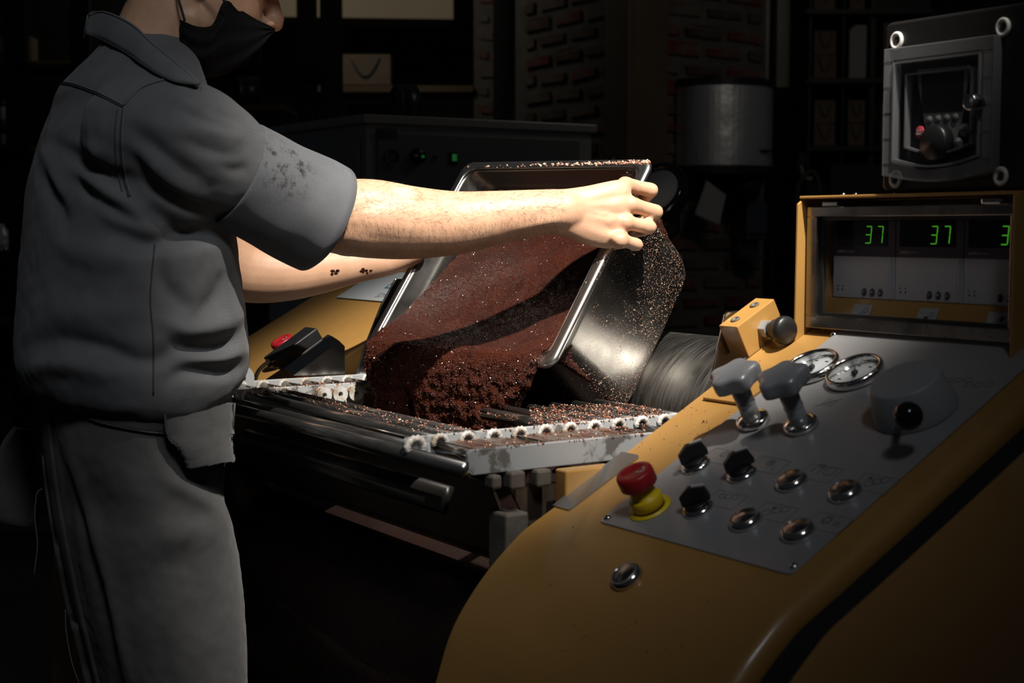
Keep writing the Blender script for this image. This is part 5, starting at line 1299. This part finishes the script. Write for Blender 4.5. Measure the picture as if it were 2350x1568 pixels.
def press(me, folds, keep=None):
    nv = len(me.vertices); co = np.empty(nv * 3); me.vertices.foreach_get('co', co); co = co.reshape(-1, 3)
    no = np.empty(nv * 3); me.vertices.foreach_get('normal', no); no = no.reshape(-1, 3)
    q = co - np.array(CO); d = q @ np.array(CF); px = 1175 + FPX * q[:, 0] / d; py = 784 - FPX * (q @ np.array(CU)) / d
    face = -(no * q).sum(1) / np.linalg.norm(q, axis=1); w_ = np.clip(face * 1.6, 0, 1)
    tot = np.zeros(nv)
    for pts, wd, mm in folds:
        pts = [np.array(p, float) for p in cat(pts, 14)]; best = np.full(nv, 1e9); tt = np.zeros(nv); L = len(pts) - 1
        for i in range(L):
            a_, b_ = pts[i], pts[i + 1]; ab = b_ - a_; t = np.clip(((px - a_[0]) * ab[0] + (py - a_[1]) * ab[1]) / (ab @ ab), 0, 1)
            dd = np.hypot(px - a_[0] - t * ab[0], py - a_[1] - t * ab[1]); m = dd < best; best[m] = dd[m]; tt[m] = (i + t[m]) / L
        tot += mm * .00155 * np.exp(-(best / wd) ** 2) * np.sin(np.pi * np.clip(tt * .9 + .05, 0, 1)) ** .7
    co += no * (tot * w_)[:, None]
    me.vertices.foreach_set('co', co.ravel()); me.update()
def ripple(me, fn):
    nv = len(me.vertices); co = np.empty(nv * 3); me.vertices.foreach_get('co', co); no = np.empty(nv * 3); me.vertices.foreach_get('normal', no)
    co = co.reshape(-1, 3); h = np.array([fn(Vector(c)) for c in co]); co += no.reshape(-1, 3) * h[:, None]; me.vertices.foreach_set('co', co.ravel()); me.update()
press(sme, FOLDS)
press(bme, [([(1340, 456), (1390, 440), (1432, 424)], 8, .5), ([(1340, 474), (1400, 470), (1445, 468)], 8, .6), ([(1340, 496), (1390, 504), (1432, 509)], 8, .6), ([(1335, 520), (1380, 538), (1420, 549)], 8, .5),
            ([(1395, 456), (1420, 450), (1448, 448)], 6, -.9), ([(1395, 489), (1420, 490), (1450, 491)], 6, -1.0), ([(1385, 521), (1410, 528), (1438, 532)], 6, -1.0),
            ([(1340, 480), (1390, 492), (1425, 494)], 3, .5), ([(1370, 500), (1395, 510), (1420, 500)], 3, .4),
            ([(1170, 546), (1240, 530), (1290, 524)], 12, -1.2), ([(1190, 530), (1250, 512), (1300, 505)], 12, 1.2),
            ([(820, 482), (860, 468), (920, 455)], 18, -1.0), ([(800, 445), (860, 430), (940, 440)], 26, .8), ([(760, 520), (850, 545), (980, 560)], 26, -1.2), ([(770, 570), (800, 545), (850, 560)], 20, 1.5),
            ([(1464, 427), (1470, 440)], 2.2, -.5), ([(1492, 430), (1495, 446)], 1.8, -.5), ([(1470, 476), (1474, 492)], 2.2, -.5), ([(1502, 478), (1504, 496)], 1.8, -.5), ([(1488, 514), (1490, 530)], 1.8, -.5)])
ripple(sme, lambda p: .0016 * noise.noise(p * 22) + .0008 * noise.noise(p * 60))
sho = part('shirt', sme, M_['shirt'], 'charcoal twill work shirt')
bsh = BVHTree.FromPolygons([v.co.copy() for v in sme.vertices], [p.vertices[:] for p in sme.polygons])
def cast(bv, px, py):
    l, n, _, _ = bv.ray_cast(CO, ray(px, py).normalized())
    return (l, n) if l is not None and l.y < 2.4 else (None, None)
def seam(bv, pts, r, mt, name, off=0., n=50):
    out = []
    for x, y in cat(pts, n):
        l, nn = cast(bv, x, y)
        if l is not None: out.append(l + nn * off)
    if len(out) > 3: MB().tube(out, r, 6).build(name, mt, man, world=True)
for pts in ([(92, 198), (150, 190), (210, 206), (285, 242)], [(285, 242), (320, 205), (360, 188), (395, 180)], [(288, 245), (282, 300), (283, 360), (290, 410), (300, 450)]):
    seam(bsh, pts, .0011, M_['seam'], 'seam', .0008)
    seam(bsh, [(x - 5, y + 3) for x, y in pts], .0012, M_['seam_d'], 'seam', .0002)
seam(bsh, [(355, 560), (345, 680), (352, 780), (352, 905)], .0010, M_['seam_d'], 'seam', .0004)
seam(bsh, [(270, 250), (264, 310), (268, 380), (280, 440)], .0009, M_['seam_d'], 'seam', .0003)
# ---- rolled cuffs (open tubes with a turned edge)
def stain_mat():
    m, nt, b, r1, tc = cloth_mat('stained_twill', (.078, .081, .088), (.108, .112, .121))
    n = nt.nodes.new('ShaderNodeTexNoise'); n.inputs['Scale'].default_value = 75; n.inputs['Detail'].default_value = 6; n.inputs['Roughness'].default_value = .7
    rp = nt.nodes.new('ShaderNodeValToRGB'); rp.color_ramp.elements[0].position = .50; rp.color_ramp.elements[1].position = .62
    c = at(655, 382, 1.72); vd = nt.nodes.new('ShaderNodeVectorMath'); vd.operation = 'DISTANCE'; vd.inputs[1].default_value = c
    mr = nt.nodes.new('ShaderNodeMapRange'); mr.inputs['From Min'].default_value = .018; mr.inputs['From Max'].default_value = .048; mr.inputs['To Min'].default_value = 1; mr.inputs['To Max'].default_value = 0
    mu = nt.nodes.new('ShaderNodeMath'); mu.operation = 'MULTIPLY'; mx = nt.nodes.new('ShaderNodeMixRGB'); mx.inputs[2].default_value = (.012, .011, .012, 1)
    nt.links.new(tc.outputs['Object'], n.inputs['Vector']); nt.links.new(tc.outputs['Object'], vd.inputs[0]); nt.links.new(vd.outputs['Value'], mr.inputs['Value'])
    nt.links.new(n.outputs['Fac'], rp.inputs[0]); nt.links.new(rp.outputs[0], mu.inputs[0]); nt.links.new(mr.outputs[0], mu.inputs[1]); nt.links.new(mu.outputs[0], mx.inputs[0]); nt.links.new(r1.outputs[0], mx.inputs[1]); nt.links.new(mx.outputs[0], b.inputs['Base Color'])
    return m
def cuff(rows, name, mt, label=None, wob=.0022, tilt=0.):
    n = 56; rr_ = cat(rows, 22); P = [at(r[0], r[1], r[2]) for r in rr_]; R_ = [r[3] for r in rr_]
    m = MB(); vs = []; fs = []
    tg = (P[-1] - P[0]).normalized(); up = (Z - tg * Z.dot(tg)).normalized(); bi = tg.cross(up)
    K = len(P)
    def ringp(i, rad, sh_): 
        o = []
        for k in range(n):
            t = 2 * math.pi * k / n; q = P[i] + bi * (math.cos(t) * rad) + up * (math.sin(t) * rad * 1.02)
            q += tg * (tilt * math.sin(t) * rad * (i / K)) 
            o.append(q + (q - P[i]).normalized() * (wob * noise.noise(q * 26) + sh_))
        return o
    seq = [(i, R_[i], 0) for i in range(K)] + [(K - 1, R_[-1] - .0025, 0)] + [(i, R_[i] - .005, 0) for i in range(K - 2, 3, -1)]
    for i, rad, s_ in seq: vs += ringp(i, rad, s_)
    for a_ in range(len(seq) - 1):
        for k in range(n):
            j = (k + 1) % n; fs.append((a_ * n + k, a_ * n + j, (a_ + 1) * n + j, (a_ + 1) * n + k))
    # close the start ring onto the sleeve
    return m.raw(vs, fs, None, True).build(name, mt, man, label=label, world=True)
ct = stain_mat()
cfo = cuff([(539, 397, 1.750, .0600), (541, 398, 1.751, .0632), (560, 408, 1.757, .0638), (620, 440, 1.775, .0652), (680, 470, 1.795, .0668), (742, 502, 1.815, .0685)], 'rolled_cuff', ct, 'stained rolled up sleeve cuff')
cuff([(420, 500, 2.035, .058), (450, 530, 2.045, .060), (488, 560, 2.052, .060)], 'rolled_cuff', M_['shirt'])
me = cfo.data; press(me, [([(700, 350), (740, 372), (785, 395)], 10, -4), ([(690, 370), (730, 392), (770, 420)], 12, 3), ([(520, 480), (590, 520), (680, 560)], 14, -2.5), ([(560, 500), (630, 540), (690, 590)], 16, 2.5), ([(600, 430), (660, 450), (730, 460)], 18, 1.5)])
# ---- collar
def collar():
    top = [(205, 36), (240, 28), (300, 55), (345, 95), (390, 132), (430, 165), (458, 192)]
    bot = [(194, 76), (235, 92), (290, 122), (330, 150), (365, 172), (405, 188), (450, 194)]
    m = MB(); n = 40; T_ = cat(top, n); B_ = cat(bot, n); vs = []; fs = []; D2 = []; D_ = []
    for i in range(n):
        l, nn = cast(bsh, B_[i][0] + (10 if i < 6 else 0), B_[i][1] + 4); D2.append((l.y if l is not None else 1.86) - .006)
    D2 = [sum(D2[max(0, i - 4):i + 5]) / len(D2[max(0, i - 4):i + 5]) for i in range(n)]
    D_ = [d + .026 * (1 - (i / (n - 1)) ** 2) + .004 for i, d in enumerate(D2)]
    K = 7
    for i in range(n):
        t0 = at(T_[i][0], T_[i][1], D_[i]); b0 = at(B_[i][0], B_[i][1], D2[i])
        for k in range(K):
            f = k / (K - 1); p = t0.lerp(b0, f); p.y -= .004 * math.sin(math.pi * f); vs.append(p)
    for i in range(n - 1):
        for k in range(K - 1): fs.append((i * K + k, i * K + k + 1, (i + 1) * K + k + 1, (i + 1) * K + k))
    m.raw(vs, fs, None, True); o = m.build('collar', M_['shirt'], man, world=True)
    s = o.modifiers.new('s', 'SOLIDIFY'); s.thickness = .003; s.offset = -1
    edge = [at(T_[i][0], T_[i][1], D_[i]) for i in range(n)]; MB().tube(edge, .0016, 6).build('collar_edge', M_['seam'], man, world=True)
    edge = [at(B_[i][0], B_[i][1], D2[i] - .001) for i in range(n)]; MB().tube(edge, .0012, 6).build('collar_edge', M_['seam_d'], man, world=True)
    # the rest of the stand-up collar round the far side of the neck
    far = [at(x, y, d) for x, y, d in ((205, 36, D_[0]), (225, 26, 1.93), (290, 40, 1.955), (370, 90, 1.945), (430, 150, 1.89), (458, 192, D_[-1]))]
    vs = []; fs = []; pf_ = cat(far, 24)
    for p in pf_: p = Vector(p); vs += [p, p - Z * .028 + Vector((-.006, 0, 0))]
    for i in range(23): fs.append((2 * i, 2 * i + 1, 2 * i + 3, 2 * i + 2))
    o = MB().raw(vs, fs, None, True).build('collar', M_['shirt'], man, world=True); s = o.modifiers.new('s', 'SOLIDIFY'); s.thickness = .003
collar()
# ---- apron
ap = MB()
AR = [(885, 88, 540, .160, 1.85), (930, 80, 540, .160, 1.85), (1000, 82, 535, .160, 1.85), (1060, 88, 532, .158, 1.85), (1130, 97, 530, .156, 1.85), (1180, 105, 545, .156, 1.85), (1260, 122, 562, .156, 1.85), (1360, 142, 575, .156, 1.85), (1460, 165, 585, .156, 1.85), (1568, 190, 592, .154, 1.85), (1750, 225, 600, .150, 1.85), (1950, 255, 600, .145, 1.85)]
stack(ap, AR, 64, 5)
ame = remesh(ap, .0042, 8, .5, 'apron')
press(ame, [([(118, 960), (150, 1150), (190, 1380), (235, 1560)], 9, -3), ([(128, 1010), (200, 1250), (255, 1480), (275, 1600)], 14, -5), ([(150, 1010), (225, 1250), (280, 1480), (300, 1600)], 16, 4),
            ([(375, 985), (400, 1060), (470, 1110), (525, 1150)], 26, -9), ([(380, 1080), (450, 1130), (530, 1200)], 28, 6), ([(200, 1020), (300, 1120), (420, 1250)], 50, 3), ([(360, 1250), (450, 1220), (540, 1230)], 40, 3), ([(500, 1110), (515, 1150), (528, 1180)], 12, -6),
            ([(100, 935), (220, 930), (340, 940)], 14, -5), ([(300, 1400), (380, 1300), (470, 1280)], 40, -3)])
ripple(ame, lambda p: .0022 * noise.noise(p * 14) + .0008 * noise.noise(p * 70))
apo = part('apron', ame, M_['apron'], 'long washed black denim wrap apron')
bap = BVHTree.FromPolygons([v.co.copy() for v in ame.vertices], [p.vertices[:] for p in ame.polygons])
def patch(bv, L, R, name, mt, off=.002, th=.002, n=50, k=8, lift=None, label=None):
    L = cat(L, n); R = cat(R, n); grid = []; 
    for i in range(n):
        row = []
        for j in range(k):
            f = j / (k - 1); x, y = L[i] * (1 - f) + R[i] * f; l, nn = cast(bv, x, y); row.append((l, nn, x, y, f, i / (n - 1)))
        ok = [r for r in row if r[0] is not None]
        if not ok: grid.append(None); continue
        out = []
        for l, nn, x, y, f, g in row:
            if l is None:
                q = min(ok, key=lambda r: abs(r[2] - x)); l = at(x, y, q[0].y + .006); nn = (CO - l).normalized()
            o_ = off + (lift(f, g) if lift else 0); out.append(l + nn * o_)
        grid.append(out)
    grid = [g for g in grid if g]; m = MB(); vs = [p for g in grid for p in g]; fs = []
    for i in range(len(grid) - 1):
        for j in range(k - 1): fs.append((i * k + j, i * k + j + 1, (i + 1) * k + j + 1, (i + 1) * k + j))
    o = m.raw(vs, fs, None, True).build(name, mt, man, label=label, world=True)
    s = o.modifiers.new('s', 'SOLIDIFY'); s.thickness = th; s.offset = 0; return o
patch(bap, [(91, 952), (97, 1060), (115, 1200), (147, 1370), (175, 1480), (203, 1600)], [(118, 952), (128, 1060), (150, 1200), (184, 1370), (210, 1480), (240, 1600)], 'apron_border', M_['apron_edge'], .0025, .003)
patch(bap, [(170, 932), (250, 930), (340, 922), (378, 918)], [(175, 950), (250, 975), (330, 992), (388, 995)], 'waistband', M_['apron_edge'], .002, .002)
patch(bap, [(420, 898), (470, 894), (538, 888)], [(420, 920), (470, 926), (538, 930)], 'waistband', M_['apron_edge'], .004, .002)
seam(bap, [(170, 948), (250, 974), (330, 990), (388, 994)], .0011, M_['seam_d'], 'apron_seam', .003)
pf = patch(bap, [(375, 916), (382, 985), (412, 1020), (428, 1058)], [(541, 925), (536, 985), (532, 1020), (530, 1062)], 'pocket_flap', M_['apron'], .006, .003, 40, 20, lambda f, g: .010 * g * (1 - .3 * f))
seam(bap, [(375, 916), (382, 985), (412, 1020), (428, 1058)], .0014, M_['seam_d'], 'flap_edge', .0125)
# loose threads and frayed fringe along the edge
rt_ = random.Random(9)
fr_ = MB(); E_ = cat([(84, 952), (90, 1060), (108, 1200), (140, 1370), (168, 1480), (196, 1600)], 420)
for x, y in E_:
    l, nn = cast(bap, x + 14, y)
    if l is None: continue
    p = at(x + 2, y, l.y + .004); q = at(x - rt_.uniform(2, 6), y + rt_.uniform(-3, 4), l.y + .006); fr_.tube([p, q], [.0004, .0002], 4)
fr_.build('frayed_fringe', M_['seam'], man, world=True)['kind'] = 'stuff'
for pts in ([(96, 1122), (84, 1135), (80, 1190), (86, 1250), (78, 1320)], [(150, 1400), (152, 1450), (165, 1520), (182, 1570)]):
    th_ = [at(x, y, 1.80) for x, y in pts]; MB().tube(cat(th_, 30), .0006, 5).build('loose_thread', M_['seam'], man, world=True)
# the other end of the wrap, hanging out behind
bk = MB(); W0 = cat([(84, 985), (78, 1060), (80, 1130), (76, 1212)], 16); W1 = cat([(40, 985), (-10, 1040), (-60, 1110), (-70, 1190)], 16); vs = []; fs = []
for i in range(16):
    for j in range(8):
        f = j / 7; x, y = W0[i] * (1 - f) + W1[i] * f; vs.append(at(x, y, 1.98 + .02 * math.sin(4 * f + i * .2)))
for i in range(15):
    for j in range(7): fs.append((i * 8 + j, i * 8 + j + 1, (i + 1) * 8 + j + 1, (i + 1) * 8 + j))
o = bk.raw(vs, fs, None, True).build('apron_end', M_['apron_edge'], man, world=True); s = o.modifiers.new('s', 'SOLIDIFY'); s.thickness = .006
# shoes
for s in (1, -1):
    hip = at(330, 1100, 1.86) + A * (.085 * s); c = Vector((hip.x - .03, hip.y, 0)); fx = B
    MB().tube([c + fx * -.07 + Z * .045, c + Z * .055, c + fx * .09 + Z * .042, c + fx * .17 + Z * .028], [(.036, .042), (.044, .052), (.048, .040), (.034, .026)], 18, up=(0, 0, 1)).build('shoe', M_['black'], man, world=True)
# ---- face mask with pleats and ear loops
MT = cat([(514, 3), (545, 22), (585, 45), (629, 70)], 24)      # upper edge, near cheek to nose
MBt = cat([(408, 130), (430, 168), (470, 178), (500, 172), (560, 140), (600, 112), (629, 70)], 24)
ms = MB(); 
def hd(x, y): 
    l, n, _, _ = bhd.ray_cast(CO, ray(x, y).normalized()); return l
bhd = BVHTree.FromPolygons([v.co.copy() for v in bme.vertices], [p.vertices[:] for p in bme.polygons])
outline_top = [(414, 45), (440, 55), (478, 62), (498, 52), (516, 0), (545, 20), (585, 42), (630, 68)]
gridm = []
UP = cat([(412, 46), (445, 60), (476, 62), (492, 52), (516, 2), (548, 20), (588, 44), (631, 68)], 30)
LO = cat([(404, 122), (420, 160), (445, 176), (475, 178), (510, 172), (555, 148), (600, 108), (631, 68)], 30)
for i in range(30):
    row = []
    for j in range(12):
        f = j / 11; x, y = UP[i] * (1 - f) + LO[i] * f
        g = i / 29; d = 1.795 + .085 * g ** 1.6 - .018 * math.sin(math.pi * f) * math.sin(math.pi * min(1, g * 1.1)) + (.020 if i == 0 else 0) + .022 * f * (1 - g)
        d += .0035 * math.sin(f * 18) * (1 - g * .5)
        row.append(at(x, y, d))
    gridm.append(row)
vs = [p for r in gridm for p in r]; fs = []
for i in range(29):
    for j in range(11): fs.append((i * 12 + j, i * 12 + j + 1, (i + 1) * 12 + j + 1, (i + 1) * 12 + j))
# far half mirrored across the face's middle plane
mid = hl; c0 = HC
nv_ = len(vs); vs += [p - hl * (2 * (p - c0).dot(hl)) for p in vs]; fs += [[i + nv_ for i in f][::-1] for f in fs]
o = ms.raw(vs, fs, None, True).build('face_mask', mat('black_mask', (.004, .004, .0045), .8, bump=(500, .3, .0006), spec=.12), man, label='black pleated face mask', world=True)
s = o.modifiers.new('s', 'SOLIDIFY'); s.thickness = .0015
M_['elastic'] = mat('black_elastic', (.008, .008, .009), .7)
for pts, dd in (([(424, 48), (416, 20), (408, -10), (402, -60)], (1.795, 1.795, 1.797, 1.80)), ([(518, 8), (510, -5), (490, -30), (440, -70)], (1.805, 1.80, 1.795, 1.797))):
    MB().tube(cat([at(x, y, d) for (x, y), d in zip(pts, dd)], 16), .0016, 8).build('ear_loop', M_['elastic'], man, world=True)
# ---- cap and hair
hr_ = MB(); hr_.ball(hp_(-.020, 0, .040), (.100, .083, .088), R=RH, seg=32); hr_.ball(hp_(-.050, 0, -.012), (.060, .074, .050), R=RH, seg=20)
hm = remesh(hr_, .004, 2, .5, 'hair'); part('hair', hm, mat('dark_hair', (.010, .008, .007), .6, bump=(160, .8, .002)))
cp_ = MB(); cp_.ball(hp_(-.008, 0, .072), (.106, .090, .070), R=RH, seg=36)
cpo = part('cap', remesh(cp_, .004, 2, .5, 'cap'), mat('black_cap', (.012, .012, .013), .8), 'black peaked cap')
vs = []; fs = []
for i in range(15):
    t = math.radians(-75 + 150 * i / 14)
    for j in range(5):
        f = j / 4; r_ = .095 + .070 * f * math.cos(t) ** .6; vs.append(hp_(r_ * math.cos(t) * 1.04, (.088 + .004 * f) * math.sin(t), .058 - .022 * f - .020 * math.sin(t) ** 2))
for i in range(14):
    for j in range(4): fs.append((i * 5 + j, i * 5 + j + 1, (i + 1) * 5 + j + 1, (i + 1) * 5 + j))
o = MB().raw(vs, fs, None, True).build('cap_peak', M_['black'], cpo, world=True); s = o.modifiers.new('s', 'SOLIDIFY'); s.thickness = .004
# ---- chocolate smears on the left wrist
for cx_, cy_, k_, sp in ((838, 621, 9, 7), (770, 625, 5, 5)):
    sm_ = MB(); rs_ = random.Random(cx_)
    for k in range(k_):
        l, n = cast(bhd, cx_ + rs_.gauss(0, sp), cy_ + rs_.gauss(0, sp * .6))
        if l is not None: sm_.ball(l, (.0030, .0030, .0008), R=n.to_track_quat('Z', 'Y').to_matrix() @ Matrix.Diagonal((rs_.uniform(.5, 1.3), rs_.uniform(.3, .8), 1)), seg=10)
    if sm_.v: sm_.build('chocolate_smear', M_['choc'], man, world=True)
# ---- fine hairs on the near forearm
ha = MB(); bb_ = bhd; rh = random.Random(21)
for k in range(2600):
    x = rh.uniform(760, 1290); top = interp(x, [(740, 405), (870, 410), (950, 430), (1040, 440), (1130, 436), (1300, 434)]); bot = interp(x, [(715, 560), (790, 590), (960, 597), (1060, 585), (1180, 556), (1300, 540)])
    y = top + (bot - top) * min(.98, rh.random() ** 1.15 + .004)
    l, n = cast(bb_, x, y)
    if l is None: continue
    a_ = rh.gauss(.2, .5) + (.9 if y > (top + bot) / 2 else -.35); ln = rh.uniform(.004, .009)
    tg = (Vector((math.cos(a_), .15, -math.sin(a_))) ); tg = (tg - n * tg.dot(n)).normalized()
    p1 = l + tg * ln * .5 + n * ln * .18; p2 = l + tg * ln + n * ln * .22
    ha.tube([l - n * .0003, p1, p2], [.00007, .00006, .00002], 3, False)
o = ha.build('arm_hair', mat('fine_hair', (.045, .022, .012), .6), man, world=True); o['kind'] = 'stuff'
